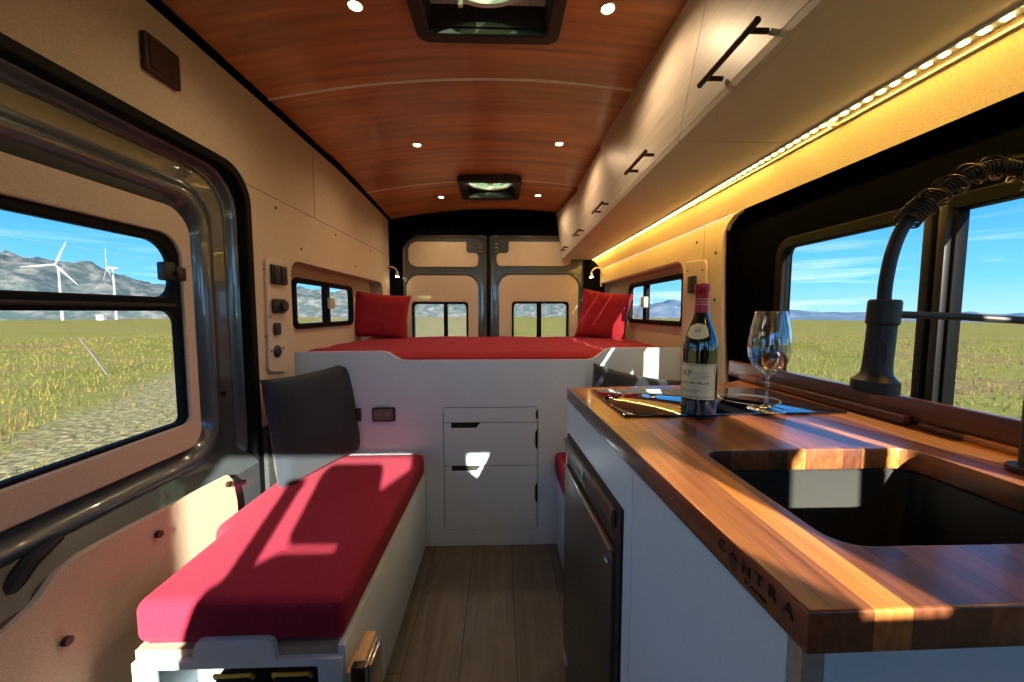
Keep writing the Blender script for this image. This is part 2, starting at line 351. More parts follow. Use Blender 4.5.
# left wall with the sliding door opening and the window recess
DO = rrect(-.25, -1.15, 1.53, .525, (0, 0, .13, .0))
REC = rrect(1.80, -.20, 3.18, .236, (.04, .04, .07, .07))
g = G()
g.plate('x', -.96, .02, [(1.53, -.50), (1.56, -.50), (1.62, -.49), (1.75, -.47), (1.80, -.45), (3.42, -.45), (3.42, .86), (-1.4, .86), (-1.4, .525), (1.40, .525), (1.45, .518), (1.49, .50), (1.515, .47), (1.53, .42)], [rrect(1.80, -.44, 3.18, .236, (.01, .04, .07, .07))], bev=.002)
wl = st(g.mk('wall_left', 'felt'))
g = G(); g.plate('x', -.965, .03, rrect(-1.4, -1.15, -.25, .53, 0)); g.plate('x', -.97, .02, rrect(1.52, -1.15, 3.42, -.44, 0)); st(g.mk('wall_left_lower', 'felt', kind='structure'))
# seams in the felt (thin dark joints)
g = G(); g.box(-.9505, -.9485, 1.51, 3.40, .478, .481); g.box(-.9505, -.9485, 2.05, 2.053, .481, .85); g.mk('panel_joint', 'felt_dark', wl)
for (y, z) in ((1.60, .17), (1.59, -.10), (1.60, -.40), (1.70, .44), (2.3, .445), (2.9, .45), (2.6, .30), (1.9, .30)):
    g = G(); g.cyl((-.951, y, z), .006, .004, 'x', 12); g.mk('screw', 'bronze', wl)
# flare walls: left
def flare(sgn, x_wall, x_out, y0, y1, z0, z1, win, name):
    y_a, y_b, za, zb = win
    g = G()
    g.plate('x', x_out, .016, rrect(y0-.03, z0-.03, y1+.03, z1+.03, 0), [rrect(y_a+.02, za+.02, y_b-.02, zb-.02, .04)])
    # soft returns of the recess
    g.grid(1, 24, lambda u, v: (x_wall+(x_out-x_wall)*u, y0+(y1-y0)*v, z1))
    g.grid(1, 4, lambda u, v: (x_wall+(x_out-x_wall)*u, y0, z0+(z1-z0)*v))
    g.grid(1, 4, lambda u, v: (x_wall+(x_out-x_wall)*u, y1, z0+(z1-z0)*v))
    g.grid(1, 4, lambda u, v: (x_wall+(x_out-x_wall)*u, y0+(y1-y0)*v, z0))
    return st(g.mk(name, 'felt', smooth=0))
flare(-1, -.96, -1.06, 1.80, 3.18, -.44, .236, (1.98, 2.77, -.085, .176), 'wall_left_recess')
# right wall: vertical low part with openings, leaning upper part under the lockers
g = G()
KO = rrect(-.30, -.30, 1.52, .37, (0, 0, .10, .0))
g.plate('x', .89, .02, [(3.42, -1.15), (3.42, .37), (1.40, .37), (1.45, .362), (1.49, .34), (1.512, .31), (1.522, .25), (1.50, -.05), (1.465, -.30), (-.30, -.30), (-.30, .37), (-.42, .37), (-.42, -1.15)], [rrect(1.84, -.26, 3.40, .25, (.04, .04, .08, .08))], bev=.002)
g.grid(30, 4, lambda u, v: (.88-.075*v**1.3, -.70+4.12*u, .37+.09*v))
g.grid(1, 1, lambda u, v: (.805, -.70+4.12*u, .46+.42*v))
wr = st(g.mk('wall_right', 'felt'))
flare(1, .90, .985, 1.84, 3.40, -.26, .25, (2.0, 2.87, -.075, .203), 'wall_right_recess')
for (y, z) in ((1.565, .24), (1.56, .05), (1.72, .31), (2.6, .34), (1.55, -.15)):
    g = G(); g.cyl((.877, y, z), .006, .004, 'x', 12); g.mk('screw', 'bronze', wr)
g = G(); g.box(.8785, .8795, 1.655, 1.658, .20, .37); g.mk('panel_joint', 'felt_dark', wr)
# black gap trim between left wall and ceiling
g = G(); g.grid(1, 40, lambda u, v: (-.9495+.032*u, -1.4+4.8*v, .862-.0*u+(-.012)*0-(0 if v < .75 else .062*((v-.75)/.25)**1.3)-.0+.001))
g.box(-.952, -.935, -1.4, 2.3, .835, .866)
g.tube([(-.942, 2.2+1.2*i/12, .85-(0 if i < 2 else .058*((i-1)/11)**1.3)) for i in range(13)], .017, 8)
st(g.mk('trim_1', 'softblack'))
# rear frame: black header and pillars round the doors
g = G()
arch = [(-.98, -1.15), (.92, -1.15), (.92, .90)]+[(.92-1.9*i/20, ceil_z(.92-1.9*i/20, 3.42)+.04) for i in range(21)]
hole = rrect(-.838, -.96, .738, .662, (.02, .02, .16, .16), 8)
g.plate('y', 3.405, .05, arch, [hole])
st(g.mk('wall_rear', 'softblack'))

# ---------------------------------------------------------------- windows
def window(ax, at, y0, y1, z0, z1, r, fw, bars=(), name='window_1', th=.03, glass='glass', latch=None, parent=None):
    """black sliding window: frame with bars, one pane, optional latch"""
    out = rrect(y0, z0, y1, z1, r); inn = rrect(y0+fw, z0+fw, y1-fw, z1-fw, max(r-fw, .01))
    g = G(); g.plate(ax, at, th, out, [inn], bev=.004)
    for b in bars:
        if ax == 'x': g.box(at-th*.45, at+th*.45, b[0], b[1], b[2], b[3], .003)
        else: g.box(b[0], b[1], at-th*.45, at+th*.45, b[2], b[3], .003)
    if parent is None: root = st(g.mk(name, 'rubber')); fr = root
    else: root = g.mk('window_frame', 'rubber', parent); fr = root
    g = G(); g.plate(ax, at, .004, inn)
    o = g.mk('pane', glass, parent if parent is not None else root)
    return root
w1 = window('x', -1.05, 1.985, 2.77, -.088, .178, .05, .028, [(2.34, 2.40, -.07, .16)], 'window_1')
g = G(); g.box(-1.045, -1.015, 2.36, 2.42, .02, .085, .004); g.mk('latch', 'panel', w1)
w2 = window('x', .975, 2.0, 2.87, -.078, .205, .05, .028, [(2.52, 2.575, -.06, .19)], 'window_2')
g = G(); g.box(.94, .97, 2.50, 2.56, .03, .10, .004); g.mk('latch', 'panel', w2)
# kitchen window in a deep black surround
g = G()
g.grid(1, 60, lambda u, v: (.885+.05*u, -.30+1.82*v, .37-.012*u))
g.grid(1, 6, lambda u, v: (.885+.05*u, 1.505+.012*u-.06*(1-v)**2, -.30+.67*v))
g.plate('x', .945, .02, rrect(-.34, -.34, 1.56, .42, 0), [rrect(-.22, -.235, 1.245, .222, (.03, .03, .045, .03))])
st(g.mk('trim_2', 'softblack'))
w3 = window('x', .925, -.24, 1.262, -.25, .235, .06, .032, [(.755, .815, -.24, .22), (.70, .745, -.235, -.21)], 'window_3')
g = G(); g.box(.898, .915, .762, .778, -.235, .215, .003); g.box(.898, .915, .79, .806, -.235, .215, .003); g.mk('slider_rail', 'matteblack', w3)

# ---------------------------------------------------------------- sliding door (door_1)
d1 = empty('door_1', -1.05, .6, -1.15, kind='structure')
g = G()
g.plate('x', -1.115, .02, rrect(-.5, -1.15, 1.70, .62, .0), [rrect(-.35, -.42, 1.40, .285, .08)], bev=.002)
g.mk('outer_skin', 'paint', d1)
# one pressed steel frame swept round the opening: rolled outer lip, broad flat, fold, felt recess
PRF = [(-.05, -.990), (0, -.992), (.006, -.984), (.014, -.984), (.020, -.994), (.026, -1.012), (.034, -1.016), (.044, -1.008), (.052, -1.010), (.085, -1.020), (.100, -1.022), (.108, -1.014), (.120, -1.005), (.136, -1.006), (.150, -1.016), (.160, -1.034), (.175, -1.055), (.20, -1.06)]
def opening(d):
    r = .155-d*.35; y1 = 1.512-d; zt = .512-d; zb = -.625+d*.95; rb = .12
    P = [(-.3, zt), (.3, zt), (.9, zt)]+[(y1-r+r*math.sin(PI/2*i/14), zt-r+r*math.cos(PI/2*i/14)) for i in range(15)]
    P += [(y1, .2-.5*i/6) for i in range(1, 6)]
    P += [(y1-rb+rb*math.cos(PI/2*i/10), zb+rb-rb*math.sin(PI/2*i/10)) for i in range(11)]
    return P+[(.9, zb), (.3, zb), (-.3, zb)]
g = G(); b = bmesh.new(); rows = []
for d, x in PRF: rows.append([b.verts.new((x, p[0], p[1])) for p in opening(d)])
for r1, r2 in zip(rows, rows[1:]):
    for i in range(len(r1)-1): b.faces.new((r1[i], r1[i+1], r2[i+1], r2[i]))
g._join(b); g.mk('steel_frame', 'paint', d1, smooth=60)
g = G(); g.tube([(-1.017, .75, .425), (-1.016, .80, .43), (-1.016, .83, .41), (-1.017, .84, .395), (-1.017, 1.05, .395), (-1.017, 1.20, .395)], .0025, 6); g.mk('welded_bead', 'paint', d1)
for (y, z) in ((1.40, -.05), (1.43, -.30)):
    g = G(); g.cyl((-1.018, y, z), .009, .006, 'x', 14); g.mk('door_plug', 'rubber', d1)
g = G(); g.plate('x', -1.07, .03, rrect(-.45, -.6, 1.45, .5, (.1, .1, .1, .1)), [rrect(-.32, -.385, 1.315, .262, .06)]); g.mk('inner_steel', 'rubber', d1)
g = G(); g.plate('x', -1.035, .03, rrect(-.40, -.45, 1.325, .329, (.05, .06, .09, .05), 8), [rrect(-.30, -.365, 1.285, .242, (.05, .03, .075, .05), 8)], bev=.005); g.mk('felt_panel', 'felt', d1)
# window: frame with slider bar, rounded upper light
g = G()
g.plate('x', -1.045, .028, rrect(-.31, -.375, 1.295, .252, (.05, .03, .08, .05), 8), [rrect(-.27, .046, 1.262, .215, (.03, .05, .075, .05), 8), rrect(-.27, -.355, 1.272, .003, (.03, .02, .045, .03), 8)], bev=.005)
df = g.mk('window_frame', 'rubber', d1)
g = G(); g.box(-1.035, -1.022, -.27, 1.26, .015, .026, .003); g.mk('slider_rail', 'matteblack', df)
g = G(); g.plate('x', -1.052, .004, rrect(-.30, -.37, 1.285, .24, .05)); g.mk('pane', 'glass', df)
g = G(); g.box(-1.035, -1.008, 1.205, 1.245, .096, .152, .006); g.box(-1.030, -1.006, 1.245, 1.285, .098, .142, .006); g.cyl((-1.012, 1.245, .12), .010, .016, 'x', 14); g.mk('latch', 'black', df)
# rubber seal round the opening
g = G()
ring = lambda x, t, a, b: g.plate('x', x, t, rrect(-.30, -1.1, 1.535-a, .528-a, (0, 0, .135-a, 0), 10), [rrect(-.25, -1.12+b, 1.535-b, .528-b, (0, 0, .135-b*.5, 0), 10)], bev=.003)
g.plate('x', -.972, .052, rrect(-.30, -1.10, 1.535, .532, (0, .05, .135, 0), 10), [rrect(-.25, -1.05, 1.500, .500, (0, .05, .115, 0), 10)], bev=.006)
st(g.mk('trim_3', 'rubber'))
# sill and lower felt panel of the step well
g = G()
sill = [(-.945, -.57), (-1.04, -.47)]
g.grid(1, 20, lambda u, v: (-.945-.115*u, -.3+1.80*v, -.585+.12*u**.8))
g.grid(1, 20, lambda u, v: (-.945, -.3+1.80*v, -.585-.3*u))
d1b = g.mk('door_sill', 'paint', d1)
g = G(); P = [(1.345, -1.15), (1.350, -.67), (1.335, -.585), (1.315, -.560), (.93, -.538), (.85, -.536), (.80, -.548), (.765, -.580), (.72, -.597), (.60, -.625), (.30, -.66), (.30, -1.15)]
g.plate('x', -.94, .018, P, bev=.003)
lp = st(g.mk('wall_left_step', 'felt'))
for (y, z) in ((1.30, -.585), (1.03, -.60), (.80, -.70)):
    g = G(); g.cyl((-.930, y, z), .010, .012, 'x', 12); g.mk('bolt', 'bronze', lp)
g = G(); g.tube([(-.992, .862, -.505), (-.985, .80, -.52), (-.985, .72, -.60), (-.985, .62, -.72)], [.010, .016, .018, .018], 8); g.mk('door_arm', 'matteblack', d1)
g = G(); g.box(-.972, -.930, 1.535, 1.815, -.82, -.46, .01); tg(g.mk('wheel_arch_cover', M['arch']), 'dark textured wheel arch cover at the bench end behind the charcoal pillow', 'cover')

# ---------------------------------------------------------------- rear doors
def rear_door(name, x0, x1, gapside, ti, hinge, li, win, bar):
    d = empty(name, (x0+x1)/2, 3.42, -1.0, kind='structure')
    rr = (.02, .02, .02, .13) if gapside > 0 else (.02, .02, .13, .02)
    g = G(); g.plate('y', 3.43, .05, rrect(x0, -.98, x1, .68, rr, 8), [rrect(win[0]+.02, win[2]+.02, win[1]-.02, win[3]-.02, .03)], bev=.010); g.mk('steel_panel', 'paint', d)
    def rib(x0, z0, x1, z1, r, rad=.012):
        p = rrect(x0, z0, x1, z1, r, 6); p = [(a, 3.402, b) for a, b in p]; p.append(p[0]); return g.tube(p, rad, 8)
    g = G(); rib(x0+.02, -.9, x1-.02, .655, .10); rib(li[0]-.018, li[1], li[2]+.018, li[3]+.018, .12, .009); g.mk('pressed_rib', 'paint', d)
    # upper felt inset with a notch for the hinge
    a, z0, b, z1 = ti
    if gapside > 0: P = rrect(a, z0, b, z1, (.07, .04, 0, .07)); k = [p for p in P if not (abs(p[0]-b) < 1e-6 and abs(p[1]-z1) < 1e-6)]; P = []
    r = .06
    pts = [(a+r, z0), (b-.03, z0), (b-.008, z0+.012), (b, z0+.04), (b, hinge[1]-.02), (b-.02, hinge[1]), (hinge[0]+.02, hinge[1]), (hinge[0], hinge[1]+.02), (hinge[0], z1), (a+r, z1), (a+.02, z1-.02), (a, z1-r), (a, z0+r), (a+.02, z0+.02)]
    if gapside < 0: pts = [(a+b-p[0], p[1]) for p in pts][::-1]
    g = G(); g.plate('y', 3.403, .012, pts, bev=.003); g.mk('felt_inset', 'felt', d)
    g = G(); g.plate('y', 3.403, .012, rrect(li[0], li[1], li[2], li[3], (.02, .02, .11, .11), 8), [rrect(win[0], win[2], win[1], win[3], .03)], bev=.003); g.mk('felt_inset', 'felt', d)
    w = window('y', 3.405, win[0], win[1], win[2], win[3], .03, .014, [(bar[0], bar[1], win[2]+.01, win[3]-.01)], parent=d, th=.026)
    hx = x1-.055 if gapside > 0 else x0+.055
    g = G(); g.box(hx-.03, hx+.03, 3.385, 3.41, .635, .70, .005); g.box(hx-.012, hx+.012, 3.38, 3.41, .53, .60, .005); g.mk('latch_plate', 'paint', d)
    for k in range(3):
        g = G(); g.tube([(hx-.014, 3.372, .585-.03*k), (hx, 3.368, .578-.03*k), (hx+.012, 3.372, .588-.03*k), (hx+.014, 3.372, .572-.03*k)], .004, 6); g.mk('lock_lever', 'chrome', d)
    return d
rear_door('door_2', -.855, -.112, 1, (-.790, .39, -.188, .605), (-.290, .51), (-.812, -.9, -.192, .315), (-.768, -.278, -.27, .088), (-.492, -.458))
rear_door('door_3', -.090, .755, -1, (-.028, .40, .630, .609), (.525, .51), (-.008, -.9, .690, .322), (.105, .608, -.27, .092), (.325, .365))
g = G(); g.box(-.112, -.090, 3.40, 3.44, -.98, .70, .006); st(g.mk('trim_4', 'rubber'))

# ================================================================== BED
BY = 1.827
g = G()
face = [(-1.0, -1.15), (.895, -1.15), (.895, -.172), (.545, -.172), (.51, -.178), (.475, -.205), (.45, -.222), (.42, -.228), (-.44, -.228), (-.47, -.225), (-.50, -.208), (-.53, -.190), (-.56, -.184), (-1.0, -.188)]
bed = empty('bed_platform', -.04, 2.4, -1.15)
tg(bed, 'white bed platform across the rear of the van, with dipped top edge and drawer front', 'bed platform')
DR = rrect(-.275, -1.07, .185, -.456, .015)
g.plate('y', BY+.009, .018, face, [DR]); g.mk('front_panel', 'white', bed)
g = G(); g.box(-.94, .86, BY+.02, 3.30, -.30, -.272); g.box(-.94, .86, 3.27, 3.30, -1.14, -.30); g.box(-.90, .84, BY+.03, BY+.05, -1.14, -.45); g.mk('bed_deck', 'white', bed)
def drawer(z0, z1, slot, name):
    g = G()
    if slot:   # finger slot cut in the upper left, latch notch in the right edge
        zt = z1-.002
        zm = (z0+z1)/2+.02
        P = [(-.272, z0), (.182, z0), (.182, zm-.055), (.170, zm-.035), (.170, zm+.035), (.182, zm+.055), (.182, zt), (-.095, zt), (-.118, zt-.027), (-.237, zt-.027), (-.237, zt), (-.272, zt)]
    else:
        P = [(-.272, z0), (.182, z0), (.182, z0+.01), (.172, z0+.02), (.172, z1-.025), (.182, z1-.012), (.182, z1-.002), (-.272, z1-.002)]
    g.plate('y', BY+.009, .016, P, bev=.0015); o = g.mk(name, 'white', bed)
    return o
drawer(-.531, -.458, False, 'drawer_front'); drawer(-.745, -.533, True, 'drawer_front'); drawer(-1.068, -.747, True, 'drawer_front')
g = G(); g.box(-.28, .19, BY+.022, BY+.026, -1.075, -.45); g.mk('dark_carcass', 'black', bed)
g = G(); g.plate('y', BY-.004, .010, rrect(-.610, -.521, -.500, -.453, .010), bev=.002); u = g.mk('control_display', 'black', bed)
g = G(); g.plate('y', BY-.010, .004, rrect(-.600, -.512, -.510, -.462, .004)); g.mk('display_face', mat('grey_display', (.10, .10, .11), .3), u)
g = G(); g.box(-.592, -.562, BY-.014, BY-.011, -.489, -.486); g.box(-.535, -.532, BY-.014, BY-.011, -.497, -.474); g.tube([(-.548, BY-.013, -.49), (-.545, BY-.013, -.478), (-.536, BY-.013, -.49), (-.53, BY-.013, -.478)], .0015, 5); g.mk('display_mark', 'grey_mark', u)
g = G(); g.box(-.590, -.530, BY-.002, BY+.001, -.447, -.444); g.mk('caption', 'grey_mark', bed)
g = G(); g.box(-.70, -.662, BY-.012, BY+.002, -.519, -.456, .003); g.mk('switch_block', 'black', bed)
# mattress: puckered red top
g = G()
def mt(u, v):
    x = -1.035+2.0*u; y = BY+.015+(3.14-BY)*v
    e = min(1, min(u, 1-u)*30, (1-v)*20); f = min(1, v*18)
    n = noise.noise(Vector((x*3, y*7, 0)))*.008+noise.noise(Vector((x*9, y*22, 3)))*.004
    return (x, y+(1-f)*(.004), -.197+n*f-.03*(1-e)**2-.022*(1-f)**2)
g.grid(140, 60, mt)
g.grid(140, 1, lambda u, v: (mt(u, 0)[0], mt(u, 0)[1]-.0, mt(u, 0)[2]-.055*v))
g.box(-.95, .86, BY+.03, 3.14, -.272, -.222)
tg(g.mk('mattress', 'red2', smooth=80), 'red covered mattress on the white bed platform in front of the rear doors', 'mattress')
# flare extensions of the mattress
def pillow(w, h, t, mx, name, m, label, cat, group=None, pinch=.09, seed=0, prof=.42):
    g = G(); n = 26
    for sgn in (1, -1):
        def f(u, v):
            a, b = 2*u-1, 2*v-1
            px = a*w/2*(1-pinch*(1-b*b)*abs(a)**2); pz = b*h/2*(1-pinch*(1-a*a)*abs(b)**2)
            th = t/2*max(0, (1-a**4)*(1-b**4))**prof
            th += .006*noise.noise(Vector((a*2.3+seed, b*2.3, sgn)))*min(1, 4*(1-max(abs(a), abs(b))))
            return Vector((px, sgn*th, pz))
        g.grid(n, n, f)
    bmesh.ops.remove_doubles(g.bm, verts=g.bm.verts, dist=.0005)
    bmesh.ops.recalc_face_normals(g.bm, faces=g.bm.faces)
    bmesh.ops.transform(g.bm, matrix=mx, verts=g.bm.verts)
    return tg(g.mk(name, m, smooth=80), label, cat, group)
def frame(o, xa, za, center=False):
    """matrix with local x along xa, local z along za (made square), origin o"""
    xa = Vector(xa).normalized(); za = Vector(za); za = (za-xa*za.dot(xa)).normalized(); ya = za.cross(xa)
    m = Matrix((xa, ya, za)).transposed().to_4x4(); m.translation = Vector(o); return m
pillow(.42, .35, .13, frame((-.885, 2.90, -.030), (1, .10, -.09), (-.12, .12, 1)), 'bed_pillow', 'red2', 'plump red pillow leaning against the left end of the bed', 'pillow', seed=2)
pillow(.38, .38, .14, frame((.775, 2.87, -.028), (.88, -.40, -.13), (.40, .02, 1)), 'bed_pillow', 'red2', 'red pillow leaning at the right end of the bed beside the small window', 'pillow', seed=5)

# ================================================================== BENCHES
BZ = -.672
ben = empty('bench', -.62, 1.3, -1.15); tg(ben, 'white storage bench box along the left wall below the long crimson cushion', 'bench')
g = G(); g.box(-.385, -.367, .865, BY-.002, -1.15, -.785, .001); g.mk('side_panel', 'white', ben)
g = G(); g.box(-.852, -.387, .88, BY-.002, -.803, -.786); g.mk('seat_board', 'greyply', ben)
g = G()
fp = [(-.850, -1.15), (-.372, -1.15), (-.372, -.808), (-.522, -.808), (-.526, -.775), (-.532, -.762), (-.545, -.757), (-.690, -.757), (-.703, -.762), (-.709, -.775), (-.713, -.808), (-.850, -.808)]
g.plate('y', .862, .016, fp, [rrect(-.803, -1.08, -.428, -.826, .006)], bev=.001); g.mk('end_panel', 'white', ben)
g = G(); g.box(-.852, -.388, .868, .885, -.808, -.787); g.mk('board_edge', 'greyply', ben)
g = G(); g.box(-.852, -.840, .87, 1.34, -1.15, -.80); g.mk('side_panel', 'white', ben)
g = G(); cu = [(-.858, .866), (-.372, .868), (-.362, 1.815), (-.905, 1.815), (-.905, 1.19), (-.862, 1.17)]
g.prism(cu, -.781, BZ, bev=.030, seg=5)
for v in g.bm.verts:
    v.co.z += .004*noise.noise(Vector((v.co.x*6, v.co.y*6, 1)))
cushl = g.mk('bench_cushion', 'red', smooth=60)
tg(cushl, 'long crimson woven cushion on the left bench, lit by slanting sunlight', 'cushion')
g = G(); z = BZ-.012
g.tube([(-.822, .8735, z-.002), (-.381, .875, z-.002), (-.371, 1.806, z-.002)], .0035, 6); g.tube([(-.822, .8735, -.770), (-.381, .875, -.770), (-.371, 1.806, -.770)], .0035, 6); g.mk('piping', 'red', cushl)
# charcoal pillow standing on the bench
xa = Vector((.20, .37, 0)); 
pillow(.455, .44, .12, frame((-.795, 1.672, -.672+.205), (.36, .93, .03), (-.12, .03, 1)), 'throw_pillow', 'navy', 'dark charcoal blue pillow standing upright at the back of the left bench', 'pillow', seed=8, pinch=.06)
# boots / tool bags inside the bench end
for i, (x, lab) in enumerate(((-.655, 'black pouch with yellow cord in the bench cubby, left one of two'), (-.515, 'black pouch with yellow cord in the bench cubby, right one of two'))):
    up_ = .022; r = empty('pouch', x, .99, -1.02); tg(r, lab, 'pouch', 'pouches stored in the bench end')
    g = G(); g.box(x-.06, x+.06, .895, 1.08, -1.02, -.900, .03, 3); g.mk('pouch_body', 'navy', r)
    g = G(); g.tube([(x-.045, .905, -.900), (x-.042, .896, -.884), (x-.02, .89, -.880), (x+.015, .89, -.880), (x+.042, .896, -.884), (x+.045, .905, -.900)], .0042, 8); g.mk('yellow_cord', 'yellow', r)
    g = G(); g.tube([(x-.055, .890, -.935), (x-.03, .880, -.904), (x+.03, .880, -.904), (x+.055, .890, -.935)], .007, 8); g.mk('grip', 'black', r)
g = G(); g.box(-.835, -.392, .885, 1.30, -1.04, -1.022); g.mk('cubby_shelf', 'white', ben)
# folded wooden flap with metal edge by the bench side
hb = empty('folding_table_leaf', -.352, .83, -1.15); tg(hb, 'light oak edged table leaf stowed upright against the bench side', 'table leaf')
g = G(); g.box(-.344, -.314, .832, .850, -1.08, -.812, .002); g.mk('leaf_board', 'bronze', hb)
g = G(); g.box(-.366, -.343, .86, .92, -1.08, -.85, .002); g.box(-.344, -.317, .850, .935, -1.08, -.81, .003); g.mk('oak_core', 'oak', hb)
g = G(); g.box(-.316, -.310, .84, .932, -1.08, -.816, .0015); g.box(-.308, -.302, .85, .932, -1.08, -.822, .0015); g.mk('metal_edge', 'chrome', hb)
# right bench behind the kitchen
br = empty('bench', .58, 1.55, -1.15); tg(br, 'white storage bench between the kitchen cabinet and the bed platform', 'bench')
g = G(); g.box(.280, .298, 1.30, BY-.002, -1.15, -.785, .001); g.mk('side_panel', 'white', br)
g = G(); g.box(.298, .868, 1.30, BY-.002, -.803, -.786); g.mk('seat_board', 'greyply', br)
g = G(); g.prism([(.262, 1.30), (.868, 1.30), (.868, 1.815), (.262, 1.815)], -.781, BZ, bev=.024, seg=4)
tg(g.mk('bench_cushion', 'red', smooth=60), 'short crimson cushion on the right bench, half hidden by the fridge', 'cushion')
pillow(.42, .40, .12, frame((.60, 1.735, -.672+.20), (1, -.05, -.20), (.05, .12, 1)), 'throw_pillow', 'navy', 'dark pillow standing behind the worktop against the right side of the bed face', 'pillow', seed=11)

# ================================================================== KITCHEN
kx = lambda y: .2495-.0385*(y-.279)/.9           # front face line of the cabinet (slightly skewed)
kc = empty('kitchen_cabinet', .55, .74, -1.15); tg(kc, 'pale grey kitchen base cabinet under the walnut worktop', 'cabinet')
g = G()
fy0, fy1 = .690, 1.185
def kpanel(y0, y1, z0, z1, t=.018):
    g.prism([(kx(y0), y0), (kx(y0)+t, y0), (kx(y1)+t, y1), (kx(y1), y1)], z0, z1, bev=.001, seg=1)
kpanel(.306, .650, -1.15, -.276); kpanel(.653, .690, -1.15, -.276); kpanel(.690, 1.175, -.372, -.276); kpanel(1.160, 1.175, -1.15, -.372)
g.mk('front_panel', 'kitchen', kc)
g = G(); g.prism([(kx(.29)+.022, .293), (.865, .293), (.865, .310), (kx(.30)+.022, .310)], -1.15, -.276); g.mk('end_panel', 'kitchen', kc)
g = G(); g.prism([(kx(.29)+.001, .2915), (kx(.29)+.020, .2915), (kx(.3)+.020, .3055), (kx(.3)+.001, .3055)], -1.15, -.2755); g.mk('plywood_edge', 'greyply', kc)
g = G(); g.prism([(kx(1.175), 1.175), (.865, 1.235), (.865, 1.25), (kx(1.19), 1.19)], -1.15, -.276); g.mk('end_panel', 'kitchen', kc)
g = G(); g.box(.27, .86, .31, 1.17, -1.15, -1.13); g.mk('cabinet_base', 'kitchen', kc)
# fridge
fr = empty('fridge', .48, .94, -1.06); tg(fr, 'dark brushed steel compact fridge built into the kitchen cabinet', 'fridge')
g = G(); g.prism([(kx(.70)+.024, .70), (.68, .70), (.68, 1.155), (kx(1.155)+.024, 1.155)], -1.10, -.378); g.mk('fridge_body', 'black', fr)
g = G(); g.prism([(kx(.697)-.004, .697), (kx(.697)+.022, .697), (kx(1.165)+.022, 1.165), (kx(1.165)-.004, 1.165)], -1.08, -.374, bev=.003); g.mk('door_frame', 'black', fr)
g = G(); g.prism([(kx(.72)-.012, .720), (kx(.72)+.0, .720), (kx(1.158), 1.158), (kx(1.158)-.012, 1.158)], -1.065, -.470, bev=.003); dr = g.mk('door', 'steel', fr)
g = G(); g.prism([(kx(.72)-.014, .720), (kx(.72)-.002, .720), (kx(1.158)-.002, 1.158), (kx(1.158)-.014, 1.158)], -.425, -.385, bev=.003); g.mk('control_strip', 'steel', fr)
g = G(); g.prism([(kx(.72)-.016, .722), (kx(.72)-.010, .722), (kx(1.15)-.010, 1.15), (kx(1.15)-.016, 1.15)], -.476, -.464, bev=.002); g.mk('handle', 'chrome', dr)
g = G(); g.cyl((kx(.74)-.020, .735, -.50), .006, .006, 'x', 12); g.mk('lock_knob', 'chrome', fr)
g = G(); g.cyl((kx(.9)-.020, .93, -.405), .010, .006, 'x', 16); g.mk('control_knob', 'chrome', fr)
# worktop
WZ = -.236
WT = [(.2430, .279), (.870, .286), (.862, 1.325), (.80, 1.28), (.726, 1.232), (.209, 1.180)]
wt = empty('worktop', .55, .75, -.274); tg(wt, 'walnut butcher block worktop with engraved edge over the kitchen cabinet', 'worktop')
g = G(); g.plate('z', WZ-.0185, .037, WT, [rrect(.344, .362, .712, .632, .03, 6)], bev=.0025); g.mk('slab', 'walnut', wt)
g = G(); g.prism([(.866, .20), (.878, .20), (.872, 1.40), (.852, 1.40)], WZ+.0005, WZ+.056, bev=.003); g.mk('backsplash', 'walnut', wt)
g = G(); g.prism([(.846, .30), (.868, .30), (.853, .74), (.846, .74)][::1], WZ+.0005, WZ+.012, bev=.002); g.prism([(.838, .76), (.856, .76), (.852, 1.30), (.828, 1.30)], WZ+.0005, WZ+.020, bev=.003); g.mk('ledge_batten', 'walnut', wt)
# engraved lettering on the front edge
ang = math.atan2(-.0355, .915)
def edge_mx(y, z):
    x = .2430+(.209-.2430)*(y-.279)/.901-.0006
    dirv = Vector(((.209-.2430)/.901, 1, 0)).normalized()*-1      # text runs towards the camera
    n = Vector((-1, -.039, 0)).normalized(); up = Vector((0, 0, 1))
    m = Matrix((dirv, up, n)).transposed().to_4x4(); m.translation = Vector((x, y, z)); return m
g = G()
for ch, y, zz in (('C', .390, -.2505), ('N', .351, -.252), ('T', .334, -.250), ('R', .317, -.2495), ('A', .299, -.2505)):
    g.text(ch, .0165, .0008, edge_mx(y, zz), bold=.0002)
g.text('VANS', .0055, .0008, edge_mx(.338, -.2630), fn=lambda c: Vector((c.x*2.2, c.y, c.z)), bold=.0001)
# mountain badge in place of the O
def em(P):
    m = edge_mx(.370, -.2525); b = [m @ Vector((p[0]*.8, p[1]*.8, .0006)) for p in P]; return b
b = bmesh.new()
for tri in (((-.010, .000), (.0, .010), (.004, .0)), ((.001, .0), (.006, .007), (.010, .0))):
    vs = [b.verts.new(v) for v in em(tri)]; b.faces.new(vs)
for k in range(5):
    zz = -.003-.0028*k; ww = .010-.0012*k
    vs = [b.verts.new(v) for v in em(((-ww, zz), (ww, zz), (ww*.8, zz-.0012), (-ww*.8, zz-.0012)))]; b.faces.new(vs)
g._join(b)
g.mk('engraved_lettering', 'engrave', wt, smooth=0)
